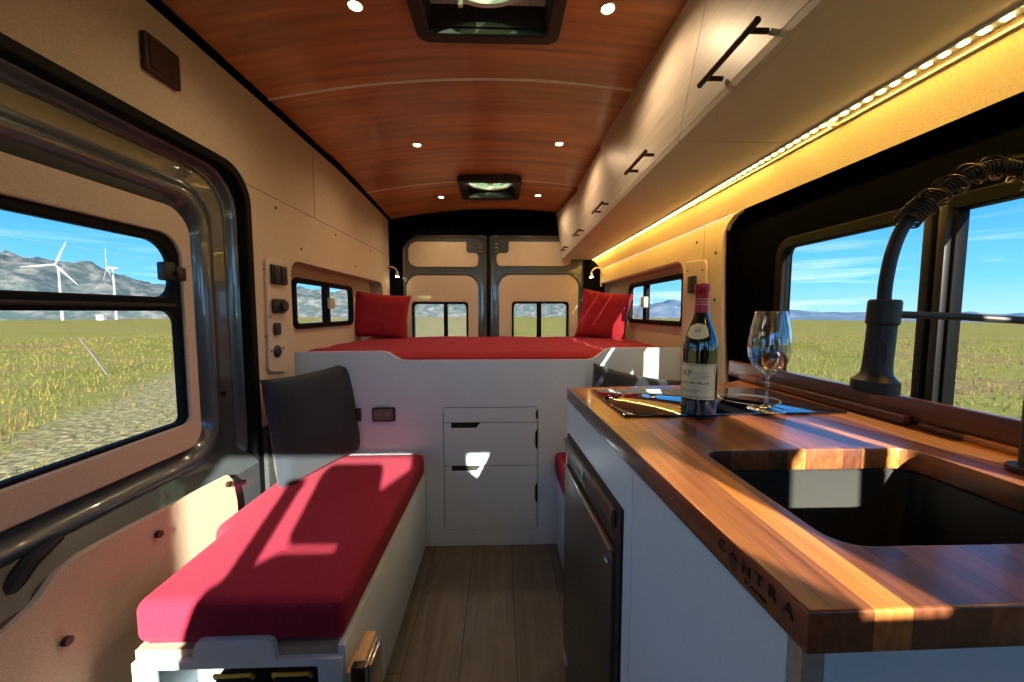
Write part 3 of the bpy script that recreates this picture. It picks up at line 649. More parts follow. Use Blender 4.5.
# sink
sk = empty('sink', .53, .5, -.50); tg(sk, 'black undermount sink set in the walnut worktop', 'sink')
g = G()
n_ = 6
def ring_pts(ins, z, r):
    return [(p[0], p[1], z) for p in rrect(.342+ins, .360+ins, .714-ins, .634-ins, r, n_)]
b = bmesh.new(); rg = []
for ins, z, r in ((-.03, -.2745, .04), (-.003, -.2745, .032), (0, -.277, .03), (.004, -.44, .03), (.012, -.460, .035), (.03, -.468, .04)):
    rg.append([b.verts.new(p) for p in ring_pts(ins, z, r)])
for a, c in zip(rg, rg[1:]):
    L = len(a)
    for i in range(L): b.faces.new((a[i], a[(i+1) % L], c[(i+1) % L], c[i]))
b.faces.new(rg[-1]); bmesh.ops.recalc_face_normals(b, faces=b.faces[:]); g._join(b)
g.mk('basin', 'sink', sk)
g = G(); g.lathe([(0, 0), (.04, 0), (.042, .003), (.034, .004), (.03, .001), (0, .001)], (.53, .5, -.4675), 30); g.mk('drain', 'chrome', sk)
# hob
hb = empty('cooktop', .54, .98, WZ); tg(hb, 'black glass two zone cooktop set in the rear end of the worktop', 'cooktop')
g = G(); g.prism([(.279, .838), (.805, .853), (.795, 1.135), (.270, 1.120)], WZ+.0005, WZ+.006, bev=.0015); g.mk('glass_plate', 'hob', hb)
for cx, r in ((.41, .085), (.66, .07)):
    g = G(); g.lathe([(r, 0), (r+.0012, .0002), (r+.0024, 0)], (cx, .99, WZ+.0061), 48); g.mk('zone_ring', 'grey_mark', hb)
g = G()
for k in range(5): g.box(.30+.02*k, .306+.02*k, 1.04+.005*k, 1.046+.005*k, WZ+.0061, WZ+.0064)
g.text('-  +', .02, .0003, Matrix.Translation((.345, 1.08, WZ+.0063))); g.mk('touch_marks', 'grey_mark', hb)

# wine bottle -------------------------------------------------------
BX, BYY, BZ0 = .452, .852, WZ+.006
bo = empty('wine_bottle', BX, BYY, BZ0); tg(bo, 'dark wine bottle with red foil neck and cream label on the cooktop', 'bottle')
R = .0385
prof = [(0, .012), (.02, .006), (R-.004, 0), (R, .004), (R, .150), (R*.985, .165), (R*.90, .180), (R*.76, .196), (R*.60, .212), (R*.47, .228), (.0150, .243), (.0140, .26), (.0140, .292), (.0152, .293), (.0152, .303), (.0135, .305), (0, .305)]
g = G(); g.lathe(prof, (BX, BYY, BZ0), 48); g.mk('bottle_glass', 'bottle', bo)
g = G(); g.lathe([(.0162, .236), (.0153, .243), (.0146, .262), (.0146, .287), (.0160, .290), (.0162, .300), (.0158, .305), (.013, .307), (0, .307)], (BX, BYY, BZ0), 36); cp = g.mk('foil_capsule', 'capsule', bo)
g = G(); g.text('I  II  I', .012, .0004, Matrix.Translation((0, 0, 0))); g.bm.clear()
for k in range(4): g.lathe([(.0149, .252+.006*k), (.0149, .2535+.006*k)], (BX, BYY, BZ0), 30)
g.mk('foil_print', 'pink', cp)
th0 = math.atan2(-BYY, -BX)-.20       # the label faces just left of the camera
def lab(r, z0, z1, a0, a1, nx=24, nz=1, shape=None):
    g = G()
    def f(u, v):
        a = th0+a0+(a1-a0)*u; z = z0+(z1-z0)*v
        if shape: a, z = shape(u, v)
        rr = r(z) if callable(r) else r
        return Vector((BX+rr*math.cos(a), BYY+rr*math.sin(a), BZ0+z))
    g.grid(nx, nz, f); return g
l1 = lab(R+.0004, .040, .122, -1.22, 1.22).mk('front_label', 'label', bo)
def ret(r):
    # (u, z): text drawn on the cylinder
    def f(c): 
        a = th0+c.x/r; return Vector((BX+r*math.cos(a), BYY+r*math.sin(a), BZ0+c.y))
    return f
g = G()
r2 = R+.0008
for (z, a0, a1, h) in ((.118, -1.1, 1.1, .0012), (.0445, -1.1, 1.1, .0012), (.060, -.95, .25, .0010), (.0555, -.95, .05, .0008), (.0895, -.1, .75, .0008), (.0945, .05, .8, .0008), (.100, -.1, .7, .0008), (.072, -1.0, -.55, .0008)):
    g.grid(20, 1, lambda u, v: Vector((BX+r2*math.cos(th0+a0+(a1-a0)*u), BYY+r2*math.sin(th0+a0+(a1-a0)*u), BZ0+z+h*v)))
for a in (-1.1, 1.1):
    g.grid(1, 1, lambda u, v: Vector((BX+r2*math.cos(th0+a+.03*u), BYY+r2*math.sin(th0+a+.03*u), BZ0+.0445+.074*v)))
g.text('KP', .020, .0002, Matrix.Identity(4), fn=lambda c: ret(r2)(Vector((c.x-.020, c.y+.099, 0))), bold=.0001)
for k in range(12):   # a small illegible script line
    a = -.85+.135*k; hh = .0022+.0016*((k*7) % 3)
    g.grid(1, 1, lambda u, v: Vector((BX+r2*math.cos(th0+a+.075*u), BYY+r2*math.sin(th0+a+.075*u), BZ0+.0755+hh*v)))
g.mk('label_print', 'ink', l1, smooth=0)
def shr(z):
    pz = [(p[1], p[0]) for p in prof[3:12]]
    for (za, ra), (zb, rb) in zip(pz, pz[1:]):
        if za <= z <= zb: return ra+(rb-ra)*(z-za)/(zb-za)+.0006
    return .02
def oval(u, v):
    a = -.85+1.6*u; hw = (1-abs(2*u-1)**3.5)*.5
    zc = .1965; H = .036*(.55+.45*(1-abs(2*u-1)**2))
    return th0+a, zc-H/2+H*v
nl = lab(shr, 0, 1, 0, 1, 24, 8, oval).mk('shoulder_label', 'label', bo)
g = G(); g.text('KP', .012, .0002, Matrix.Identity(4), fn=lambda c: (lambda zz: Vector((BX+(shr(zz)+.0008)*math.cos(th0+c.x/.03), BYY+(shr(zz)+.0008)*math.sin(th0+c.x/.03), BZ0+zz)))(c.y+.198)); g.mk('label_print', 'ink', nl, smooth=0)
for o in [bo]: o.scale = (.955, .955, .955)
# wine glass --------------------------------------------------------
gx, gy = .626, .872
g = G()
P = [(0, .0), (.040, .0), (.0415, .0012), (.040, .003), (.020, .006), (.008, .010), (.0045, .018), (.0038, .05), (.0042, .080), (.008, .088), (.020, .094), (.034, .108), (.0425, .128), (.0452, .148), (.0445, .168), (.0405, .195), (.0345, .225), (.0322, .238), (.0316, .2385), (.0336, .224), (.0395, .195), (.0435, .168), (.0442, .148), (.0415, .129), (.033, .110), (.018, .0965), (.004, .092), (0, .092)]
g.lathe([(a*.972, b*.972) for a, b in P], (gx, gy, WZ+.0062), 56)
tg(g.mk('wine_glass', 'wine', smooth=60), 'empty stemmed wine glass standing on the cooktop beside the bottle', 'glass')
# faucet -----------------------------------------------------------
FX, FY = .777, .525
fa = empty('faucet', FX, FY, WZ); tg(fa, 'matte black spring neck faucet standing on the worktop beside the sink', 'faucet')
g = G(); g.cyl((FX, FY, WZ), .024, .010); g.tube([(FX, FY, WZ+.005), (FX, FY, .12)], .0125, 16); g.mk('riser', 'matteblack', fa)
path = [Vector(p) for p in ((FX, FY, .12), (FX-.002, FY, .145), (FX-.018, FY+.003, .176), (FX-.045, FY+.008, .197), (FX-.075, FY+.013, .204), (FX-.103, FY+.018, .197), (FX-.131, FY+.023, .180), (FX-.160, FY+.028, .156), (FX-.184, FY+.032, .128), (FX-.197, FY+.034, .090), (FX-.203, FY+.035, .045), (FX-.204, FY+.035, .008))]
def smooth_path(P, n=12):
    out = []
    for i in range(len(P)-1):
        p0, p1, p2, p3 = P[max(i-1, 0)], P[i], P[i+1], P[min(i+2, len(P)-1)]
        for k in range(n):
            t = k/n; out.append(.5*((2*p1)+(-p0+p2)*t+(2*p0-5*p1+4*p2-p3)*t*t+(-p0+3*p1-3*p2+p3)*t**3))
    out.append(P[-1]); return out
hp = smooth_path(path)
g = G(); g.tube(hp, .0085, 12); hs = g.mk('hose', 'matteblack', fa)
def helix(pts, r, turns_per_m, i0, i1, ramp=None):
    out = []; up = Vector((0, 1, 0)); L = 0; ph = 0
    for i in range(i0, i1):
        a, b_ = pts[i], pts[i+1]; t = (b_-a).normalized(); seg = (b_-a).length
        up = (up-t*up.dot(t)).normalized(); sdv = t.cross(up)
        m_ = max(2, int(seg*turns_per_m(L)*16))
        for k in range(m_):
            q = ph+2*PI*turns_per_m(L)*seg*k/m_
            out.append(a.lerp(b_, k/m_)+r*(math.cos(q)*up+math.sin(q)*sdv))
        ph += 2*PI*turns_per_m(L)*seg; L += seg
    return out
i1 = max(i for i, p in enumerate(hp) if p.z > .130)
g = G(); g.tube(helix(hp, .0150, lambda L: 38 if L < .215 else 210, 6, i1), .0015, 6); g.tube(helix(hp, .0172, lambda L: 38, 8, i1-8), .0012, 6); g.tube(helix(hp, .0094, lambda L: 190, 6, i1-4), .0011, 6); g.mk('coil_spring', 'bronze', hs)
# spray head
hx, hy = FX-.203, FY+.035
tilt = Matrix.Translation((hx, hy, 0)) @ Matrix.Rotation(math.radians(3), 4, 'Y')
g = G(); g.lathe([(0, .018), (.0165, .018), (.0180, .018), (.0188, .016), (.0188, -.018), (.0172, -.020), (.0176, -.080), (.0192, -.093), (.0235, -.099), (.0285, -.104), (.0285, -.120), (.027, -.122), (0, -.124)], (0, 0, 0), 36, mx=tilt); hd = g.mk('spray_head', 'matteblack', fa)
g = G(); g.lathe([(.0186, -.018), (.0196, -.017), (.0196, .015), (.0186, .016)], (0, 0, 0), 36, mx=tilt); g.mk('collar', 'matteblack', hd)
nb = Vector((-hx, -hy, 0)).normalized(); bm_ = Matrix((Vector((-nb.y, nb.x, 0)), nb, Vector((0, 0, 1)))).transposed().to_4x4(); bm_.translation = Vector((hx, hy, 0))+nb*.0170
g = G(); g.plate('y', 0, .005, rrect(-.007, -.076, .007, -.042, .006), bev=.001, mx=bm_); g.mk('spray_button', 'black', hd)
g = G(); g.tube([(hx, hy, -.003), (FX-.10, FY+.018, -.007), (FX, FY, -.014)], .0055, 10); g.lathe([(.012, -.012), (.017, -.012), (.017, .012), (.012, .012)], (FX, FY, -.010), 20); g.mk('docking_arm', 'matteblack', fa)

# ================================================================== OVERHEAD LOCKERS
def cx_(y): return .470+.024*max(0, y-.6)/1.0
def xt_(y): return .560-.007*max(0, y-1.2) if y < 2.8 else .549-.11*(y-2.8)
units = [(-.02, .52), (.52, 1.052), (1.052, 1.60), (1.60, 2.16), (2.16, 2.77), (2.77, 3.375)]
names = ['overhead locker nearest the viewer above the sink', 'overhead locker with long bar handle above the kitchen window end', 'third overhead locker from the front, beyond the large handle', 'overhead locker above the right bench, fourth from the front', 'overhead locker second from the rear doors', 'rearmost overhead locker beside the rear doors']
for i, (y0, y1) in enumerate(units):
    c = empty('overhead_locker', .63, (y0+y1)/2, .455); tg(c, 'white woodgrain '+names[i], 'locker', 'overhead lockers along the right wall')
    a, b = cx_(y0), cx_(y1); e = .0015
    top = lambda x, y: ceil_z(x, y)-.004
    g = G(); g.prism([(a+.018, y0+e), (.80, y0+e), (.80, y1-e), (b+.018, y1-e)], .455, .471, bev=.001, seg=1)
    g.prism([(.585, y0+e), (.80, y0+e), (.80, y0+.016), (.585, y0+.016)], .471, top(.8, y1)); g.prism([(.585, y1-.016), (.80, y1-.016), (.80, y1-e), (.585, y1-e)], .471, top(.8, y1))
    g.mk('carcass', 'locker', c, smooth=0)
    g = G(); g.prism([(a-.002, y0+e), (a+.016, y0+e), (b+.016, y1-e), (b-.002, y1-e)], .452, .470, bev=.001, seg=1); g.mk('bottom_rail', 'locker', c)
    g = G(); bb = bmesh.new(); vs = []
    pr = [(a, y0+e), (b, y1-e)]
    for (x, y) in pr:
        for dx in (0, .017):
            for z in (.473, top(x+dx, y1)): vs.append(bb.verts.new(((x if z < .5 else xt_(y))+dx, y, z)))
    for f in ((0, 1, 3, 2), (4, 6, 7, 5), (0, 4, 5, 1), (2, 3, 7, 6), (1, 5, 7, 3), (0, 2, 6, 4)): bb.faces.new([vs[k] for k in f])
    bmesh.ops.recalc_face_normals(bb, faces=bb.faces[:]); g._join(bb)
    d = g.mk('door', 'locker_grain', c, smooth=0)
    ym = (y0+y1)/2-.008; hx_ = cx_(ym); L = .096
    g = G(); g.tube([(hx_-.034, ym-L, .497), (hx_-.034, ym+L, .497)], .0062, 12)
    for s_ in (-.07, .07): g.tube([(hx_+.002, ym+s_, .497), (hx_-.034, ym+s_, .497)], .005, 10)
    g.mk('handle', 'bronze', d)
# LED strip ----------------------------------------------------------
ld = empty('led_strip', .80, 1.5, .445); tg(ld, 'glowing warm yellow light strip running under the overhead lockers', 'light strip')
ledx = lambda y: .775+.017*(y-.6)/1.0 if y < 2 else .799+.006*(y-2)
g = G()
for i in range(40):
    y = -.02+3.39*i/40; g.box(ledx(y)-.006, ledx(y)+.006, y, y+3.39/40, .449, .4545)
g.mk('strip_channel', 'white', ld)
for i in range(118):
    pass
g = G()
k = 0
while True:
    y = .0+k*.0285; k += 1
    if y > 3.35: break
    g.box(ledx(y)-.004, ledx(y)+.004, y-.006, y+.006, .446, .4495)
dio = g.mk('diodes', 'led', ld, smooth=0); dio['kind'] = 'stuff'
g = G(); g.tube([(.806, .02*i*10-.1, .446) for i in range(18)], .0025, 6); g.mk('wire', 'white', ld)
for y in (.93, 1.62, 2.4):
    g = G(); g.box(ledx(y)+.006, ledx(y)+.024, y-.006, y+.006, .440, .450, .002); g.mk('clip', 'panel', ld)
for j in range(6):
    a = bpy.data.lights.new('led_glow', 'AREA'); a.shape = 'RECTANGLE'; a.size = .012; a.size_y = .56; a.energy = .62; a.color = (1, .58, .10)
    o = bpy.data.objects.new('led_glow', a); COL.objects.link(o); y = .28+.58*j; o.location = (ledx(y)-ld.location.x, y-ld.location.y, .443+E-ld.location.z); o.rotation_euler = (0, math.radians(-25), 0); o.parent = ld
# downlights ---------------------------------------------------------
spots = [(-.44, 1.263, 'front left ceiling downlight beside the big roof fan'), (.338, 1.262, 'front right ceiling downlight beside the big roof fan'), (-.46, 2.24, 'left ceiling downlight of the middle pair, between the seam strips'), (.334, 2.228, 'right ceiling downlight of the middle pair, between the seam strips'), (-.452, 3.06, 'left ceiling downlight beside the small rear roof vent'), (.296, 3.04, 'right ceiling downlight beside the small rear roof vent')]
for x, y, l in spots:
    z = ceil_z(x, y)
    r = empty('downlight', x, y, z-.006); tg(r, 'small round warm '+l, 'light', 'ceiling downlights')
    g = G(); g.lathe([(.024, .006), (.026, .0), (.024, -.002), (.020, -.001), (.0195, .002)], (x, y, z-.002), 28); g.mk('trim_ring', 'chrome', r)
    g = G(); g.lathe([(0, -.0006), (.0195, 0), (.0195, .004), (0, .004)], (x, y, z-.002), 24); g.mk('lens', 'spot', r)
    s_ = bpy.data.lights.new('downlight_beam', 'SPOT'); s_.energy = 4.2; s_.spot_size = math.radians(150); s_.spot_blend = .8; s_.color = (1, .70, .42); s_.shadow_soft_size = .018
    o = bpy.data.objects.new('downlight_beam', s_); COL.objects.link(o); o.parent = r; o.location = (0, 0, -.006)
# roof fans ----------------------------------------------------------
def fan(cx, cy, half, lab, big):
    z = ceil_z(cx, cy)-.012
    r = empty('roof_fan', cx, cy, z); tg(r, lab, 'roof fan')
    g = G(); g.plate('z', z, .045, rrect(cx-half, cy-half, cx+half, cy+half, .045, 6), [rrect(cx-half+.045, cy-half+.045, cx+half-.045, cy+half-.045, .012)], bev=.006); g.mk('surround', 'black', r)
    g = G(); h2 = half-.045
    for (x0, x1, y0, y1) in ((cx-h2, cx-h2+.006, cy-h2, cy+h2), (cx+h2-.006, cx+h2, cy-h2, cy+h2), (cx-h2, cx+h2, cy-h2, cy-h2+.006), (cx-h2, cx+h2, cy+h2-.006, cy+h2)): g.box(x0, x1, y0, y1, z, z+.10)
    g.mk('duct', 'black', r)
    sh = -.035 if big else 0
    g = G(); g.plate('z', z+.072, .006, rrect(cx-h2+.004, cy-h2+.004, cx+h2-.004, cy+h2-.004, .004), [[(cx+.155*math.cos(2*PI*i/40), cy-.02+sh*0+.155*math.sin(2*PI*i/40)) for i in range(40)]]); g.mk('screen_board', 'fan_board', r)
    g = G(); g.lathe([(.158, .03), (.178, .028), (.180, .0), (.172, -.008), (.158, -.006), (.156, .02)], (cx, cy-.02, z+.040), 56); g.mk('fan_ring', 'fan_white', r)
    g = G(); g.lathe([(0, .01), (.03, .01), (.034, 0), (.03, -.01), (0, -.012)], (cx, cy-.02, z+.040), 28)
    g.mk('hub', 'fan_white', r)
    for q in range(6):
        g = G(); a0 = q*PI/3
        g.grid(10, 4, lambda u, v: Vector((cx+(.03+.12*u)*math.cos(a0+(v-.5)*(.9-.2*u)), cy-.02+(.03+.12*u)*math.sin(a0+(v-.5)*(.9-.2*u)), z+.045+.014*(v-.5)))); g.mk('blade', M['fan_glass'], r)
    g = G(); g.lathe([(0, .095), (.10, .09), (.19, .07), (.20, .05)], (cx, cy-.02, z+.03), 40); g.mk('translucent_lid', M['fan_lid'], r)
    if big:
        g = G(); g.cyl((cx-.085, cy+.125, z+.015), .008, .02); g.mk('knob', 'fan_white', r)
def transl(name, col, tr=.5):
    m = bpy.data.materials.new(name); m.use_nodes = True; t = m.node_tree; t.nodes.clear()
    a = N(t, 'ShaderNodeBsdfTranslucent'); a.inputs[0].default_value = (*col, 1); b = N(t, 'ShaderNodeBsdfTransparent'); b.inputs[0].default_value = (*col, 1)
    mx = N(t, 'ShaderNodeMixShader'); mx.inputs[0].default_value = tr; t.links.new(a.outputs[0], mx.inputs[1]); t.links.new(b.outputs[0], mx.inputs[2])
    o = N(t, 'ShaderNodeOutputMaterial'); t.links.new(mx.outputs[0], o.inputs[0]); return m
M['fan_lid'] = transl('smoked_fan_lid', (.30, .36, .22), .25); M['fan_glass'] = transl('clear_fan_blade', (.50, .58, .36), .3)
fan(-.037, 1.165, .240, 'large black framed roof fan with round translucent fan ring, nearest the viewer', True)
fan(-.070, 2.905, .222, 'small looking black framed roof vent fan near the rear doors', False)
# cut the ceiling open above the fans
for o in (ce,):
    bm2 = bmesh.new(); bm2.from_mesh(o.data); off = Vector(o.location)-Vector((0, 0, E)); kill = []
    for f in bm2.faces:
        c = f.calc_center_median()+off
        for (cx, cy, h) in ((-.037, 1.165, .214), (-.070, 2.905, .198)):
            if abs(c.x-cx) < h and abs(c.y-cy) < h: kill.append(f); break
    bmesh.ops.delete(bm2, geom=kill, context='FACES'); bm2.to_mesh(o.data); bm2.free()
# upper skin was coarse: drop it where it spans the fans (handled above by centre test)

# ================================================================== SMALL WALL ITEMS
r = empty('wall_vent_plate', -.945, 1.16, .65); tg(r, 'dark brown square control plate on the left wall above the sliding door', 'control plate')
g = G(); g.plate('x', -.943, .014, rrect(1.103, .645, 1.217, .745, .008), bev=.002); g.mk('plate', mat('dark_brown_plastic', (.035, .012, .010), .45), r)
g = G(); g.plate('x', -.935, .003, rrect(1.115, .657, 1.205, .733, .004)); g.cyl((-.936, 1.19, .67), .004, .004, 'x', 10); g.mk('inner_plate', mat('deep_brown_plastic', (.025, .009, .008), .35), r)
def sw_panel(side):
    if side < 0:
        r = empty('switch_panel', -.945, 1.66, -.24); tg(r, 'beige switch panel with four black controls beside the left small window', 'switch panel')
        X = -.943; s_ = 1
        g = G(); g.plate('x', X, .012, [(1.615, -.21), (1.612, -.23), (1.625, -.245), (1.725, -.262), (1.745, -.25), (1.752, .21), (1.74, .222), (1.64, .218), (1.627, .205), (1.622, .0)], bev=.003); g.mk('panel', 'panel', r)
        g = G(); g.box(X+.006, X+.018, 1.645, 1.755, .115, .195, .004); q = g.mk('rocker_switch_pair', 'black', r)
        g = G(); g.box(X+.018, X+.023, 1.652, 1.695, .122, .188, .003); g.box(X+.018, X+.023, 1.705, 1.748, .122, .188, .003); g.mk('rocker', 'matteblack', q)
        g = G(); g.box(X+.006, X+.024, 1.64, 1.735, -.005, .055, .010); g.cyl((X+.024, 1.70, .025), .022, .014, 'x', 20); g.mk('battery_switch', 'black', r)
        g = G(); g.box(X+.006, X+.018, 1.648, 1.695, -.095, -.045, .008); g.mk('socket', 'black', r)
        g = G(); g.lathe([(0, .010), (.018, .010), (.026, .004), (.027, 0)], (X+.006, 1.672, -.165), 24, 'x'); g.mk('round_socket', 'black', r)
        for (y, z) in ((1.632, -.02), (1.632, -.16), (1.72, -.155)):
            g = G(); g.cyl((X+.005, y, z), .004, .004, 'x', 10); g.mk('screw', 'bronze', r)
        for c_ in kids(r): c_.location.y -= .030
    else:
        r = empty('switch_panel', .872, 1.66, -.24); tg(r, 'beige switch plate with a black socket on the right wall behind the wine bottle', 'switch panel')
        X = .873
        g = G(); g.plate('x', X, .010, [(1.60, -.25), (1.615, .20), (1.63, .222), (1.785, .232), (1.80, .22), (1.79, -.27)], bev=.003); g.mk('panel', 'panel', r)
        g = G(); g.box(X-.020, X-.005, 1.685, 1.745, .085, .160, .004); g.mk('socket', 'black', r)
        for (y, z) in ((1.64, .18), (1.77, .19)):
            g = G(); g.cyl((X-.009, y, z), .004, .004, 'x', 10); g.mk('screw', 'bronze', r)
sw_panel(-1); sw_panel(1)
def reading(x, y, z, sx, lab):
    r = empty('reading_lamp', x, y, z); tg(r, lab, 'reading lamp', 'gooseneck reading lamps at the bed')
    g = G(); g.cyl((x-.004 if sx > 0 else x-.006, y, z), .016, .010, 'x', 18); g.mk('wall_base', 'chrome', r)
    g = G(); g.tube(smooth_path([Vector((x, y, z)), Vector((x+sx*.04, y-.01, z+.005)), Vector((x+sx*.075, y-.02, z-.02)), Vector((x+sx*.085, y-.025, z-.045))], 6), .006, 8); g.mk('gooseneck', 'panel', r)
    g = G(); g.lathe([(0, .0), (.014, .0), (.018, -.03), (.016, -.031), (0, -.026)], (x+sx*.085, y-.025, z-.045), 20); g.mk('lamp_head', 'chrome', r)
    g = G(); g.lathe([(0, -.0265), (.0155, -.031), (.012, -.036), (0, -.037)], (x+sx*.085, y-.025, z-.045), 20); g.mk('lens', 'lamp', r)
reading(-.948, 3.33, .375, 1, 'small lit gooseneck reading lamp at the left rear corner of the bed')
reading(.868, 3.33, .375, -1, 'small lit gooseneck reading lamp at the right rear corner of the bed')

# ================================================================== CAB (unseen, behind the viewer; several parts shaped to mask the sun)
g = G(); g.box(-.98, -.50, -.72, -.69, -1.15, .85); g.box(.60, .825, -.72, -.69, -1.15, .85)
g.box(.40, .90, -.72, -.69, -1.15, .132); st(g.mk('wall_sun_mask', 'felt'))  # unseen partition boxes added to let only slits of sun through
g = G(); g.box(-.98, .92, -1.50, -.70, .587, .63); g.box(-.98, .92, -1.50, -1.47, .63, 1.06); g.box(-.98, .95, -1.50, -1.30, 1.0, 1.03); st(g.mk('wall_sun_cutoff_shelf', 'felt'))  # unseen overhead shelf, lower edge set to cut off the sun
g = G(); g.box(-.98, .92, -2.5, -.70, -1.19, -1.15); g.box(-.99, -.96, -2.4, -.70, -1.15, -.12); g.box(.89, .92, -2.4, -.42, -1.15, -.02)
g.box(-.99, -.96, -1.5, -.70, .40, 1.0); g.box(.89, .92, -1.5, -.42, .40, 1.0); g.box(-.99, -.96, -1.50, -1.40, -.12, .63); g.box(.89, .92, -1.65, -1.55, -.02, .63); st(g.mk('wall_cab_sides', 'felt_dark'))
g = G(); g.box(-.96, .90, -2.45, -1.95, -1.15, -.22, .05); g.box(-.96, .90, -2.30, -2.0, -.25, -.17, .03); tg(g.mk('dashboard', 'black'), 'black dashboard across the front of the cab behind the viewer', 'dashboard')
g = G(); g.grid(10, 8, lambda u, v: (-.95+1.85*u, -2.45+.95*v, -.17+.80*v)); st(g.mk('window_4', 'clear'))
def seat(cx, cy, w, hz0, hz1, hw, rot, lab, back_top=-.01, prof=None):
    r = empty('cab_seat', cx, cy, -1.15); tg(r, lab, 'seat', 'cab seats behind the viewer')
    g = G(); g.box(cx-w/2, cx+w/2, cy-.45, cy+.05, -.78, -.62, .04, 3); g.mk('seat_base', 'black', r)
    g = G(); g.box(cx-.15, cx+.15, cy-.35, cy-.05, -1.15, -.78); g.mk('pedestal', 'black', r)
    g = G(); P = [(cx-w/2, -.62), (cx+w/2, -.62), (cx+w/2+.01, -.20), (cx+w/2-.03, back_top-.08), (cx+hw+.02, back_top), (cx-hw-.02, back_top), (cx-w/2+.03, back_top-.05), (cx-w/2-.01, back_top-.16)]
    g.plate('y', cy, .10, prof or P, bev=.02); g.mk('backrest', 'black', r)
    g = G(); g.plate('y', cy, .09, rrect(cx-hw, hz0, cx+hw, hz1, .03), bev=.02); g.mk('headrest', 'black', r)
    g = G(); g.box(cx+.028, cx+.115, cy-.03, cy+.03, back_top-.04, hz0+.03, .008); g.mk('headrest_gap_block', 'black', r)  # added block closing part of the headrest gap to the sun
seat(-.07, -.70, .58, .022, .235, .12, 0, 'black passenger seat with headrest behind the viewer')
seat(.33, -.90, .46, .42, .62, .12, 0, 'unseen black driver seat behind the viewer, backrest shaped to mask the sun', back_top=.37, prof=[(.095, -.62), (.565, -.62), (.565, .207), (.495, .275), (.485, .38), (.235, .38), (.225, .295), (.095, .21)])  # backrest outline drawn to leave a slit of sun on the worktop
g = G(); g.tube([(-.275, -.70, -1.15), (-.275, -.70, .15)], .028, 14); g.cyl((-.275, -.70, -1.15), .07, .012); g.cyl((-.275, -.70, .15), .032, .03); tg(g.mk('sun_blocker_post', 'matteblack'), 'black post added behind the viewer to shade a strip of the bench', 'post')  # unseen post added for its shadow stripe on the bench cushion

# ================================================================== OUTSIDE
def gz(x, y):
    r = math.hypot(x, y)
    return -1.9-.012*max(0, r-60)-.006*max(0, x-20)
g = G()
rad = [0, 2, 4, 7, 11, 17, 25, 38, 60, 100, 180, 320, 600, 1100, 2000, 4500]
b = bmesh.new(); rings = []
for rr in rad:
    rings.append([b.verts.new((rr*math.cos(2*PI*i/96), rr*math.sin(2*PI*i/96), gz(rr*math.cos(2*PI*i/96), rr*math.sin(2*PI*i/96)))) for i in range(96)] if rr else [b.verts.new((0, 0, gz(0, 0)))])
for a, c in zip(rings, rings[1:]):
    for i in range(96):
        j = (i+1) % 96
        b.faces.new([a[0], c[i], c[j]] if len(a) == 1 else [a[i], c[i], c[j], a[j]])
g._join(b); gr_ = st(g.mk('ground', 'ground', loc=(0, 0, -1.9)))
# mountains: ridged terrain strips standing in the distance
def ridge(name, az0, az1, dist, depth, hfun, m, lab, nseg=160, seed=0, rough=.25):
    g = G()
    def f(u, v):
        az = math.radians(az0+(az1-az0)*u); d = dist+depth*v
        x, y = -d*math.sin(az), d*math.cos(az)
        env = math.sin(min(1, v*1.6)*PI/2) if v < .63 else 1-(v-.63)*1.2
        h = hfun(az0+(az1-az0)*u)
        n = noise.fractal(Vector((x*.0045+seed, y*.0045, seed)), .8, 2.1, 7)
        return Vector((x, y, gz(x, y)-30+(h+22)*env*(1+rough*n)))
    g.grid(nseg, 28, f); o = g.mk(name, m, smooth=80); return tg(o, lab, 'mountain')
def interp(T):
    def f(a):
        for (a0, h0), (a1, h1) in zip(T, T[1:]):
            if a0 <= a <= a1: return h0+(h1-h0)*(a-a0)/(a1-a0)
        return T[-1][1] if a > T[-1][0] else T[0][1]
    return f
ridge('mountain', 30, 100, 2400, 1300, interp([(30, 120), (36, 150), (42, 240), (50, 330), (60, 275), (80, 330), (100, 300)]), 'hill', 'green brown scrubby mountain ridge seen through the sliding door window', seed=3)
ridge('mountain', -20, 34, 2900, 1300, interp([(-20, 80), (-12, 130), (-2, 190), (10, 200), (24, 240), (34, 180)]), 'hill', 'grey mountain ridge seen through the rear windows', seed=9)
ridge('mountain', -100, -16, 4200, 1500, interp([(-100, 80), (-75, 72), (-55, 78), (-40, 95), (-25, 190), (-16, 160)]), 'hill_far', 'low haze-tinted hills on the horizon beyond the kitchen window', seed=15)
# grass tufts near the van
g = G(); bm3 = g.bm
def blade(x, y, h, w, a, lean):
    z = gz(x, y); dx, dy = math.cos(a)*w, math.sin(a)*w; lx, ly = math.cos(a+1.3)*lean, math.sin(a+1.3)*lean
    v = [bm3.verts.new((x-dx, y-dy, z-.01)), bm3.verts.new((x+dx, y+dy, z-.01)), bm3.verts.new((x+lx, y+ly, z+h))]; bm3.faces.new(v)
rnd = random.Random(5)
for i in range(9000):
    t = rnd.random(); d = 4.6+38*t**1.8; az = math.radians(rnd.uniform(28, 95)) if i % 3 else -math.radians(rnd.uniform(20, 80))
    x, y = -d*math.sin(az), d*math.cos(az)
    if -5.0-.45*y+noise.noise(Vector((y*.5, 0, 0)))*.8 < x < 0: 
        if rnd.random() > .15: continue
    for k in range(4):
        blade(x+rnd.uniform(-.2, .2), y+rnd.uniform(-.2, .2), rnd.uniform(.05, .16), .006+.0005*d, rnd.uniform(0, PI), rnd.uniform(-.08, .08))
tg(g.mk('grass', 'grass', smooth=0, loc=(0, 0, -1.9)), 'dry yellow green grass tufts over the plain around the van', 'grass', kind='stuff')
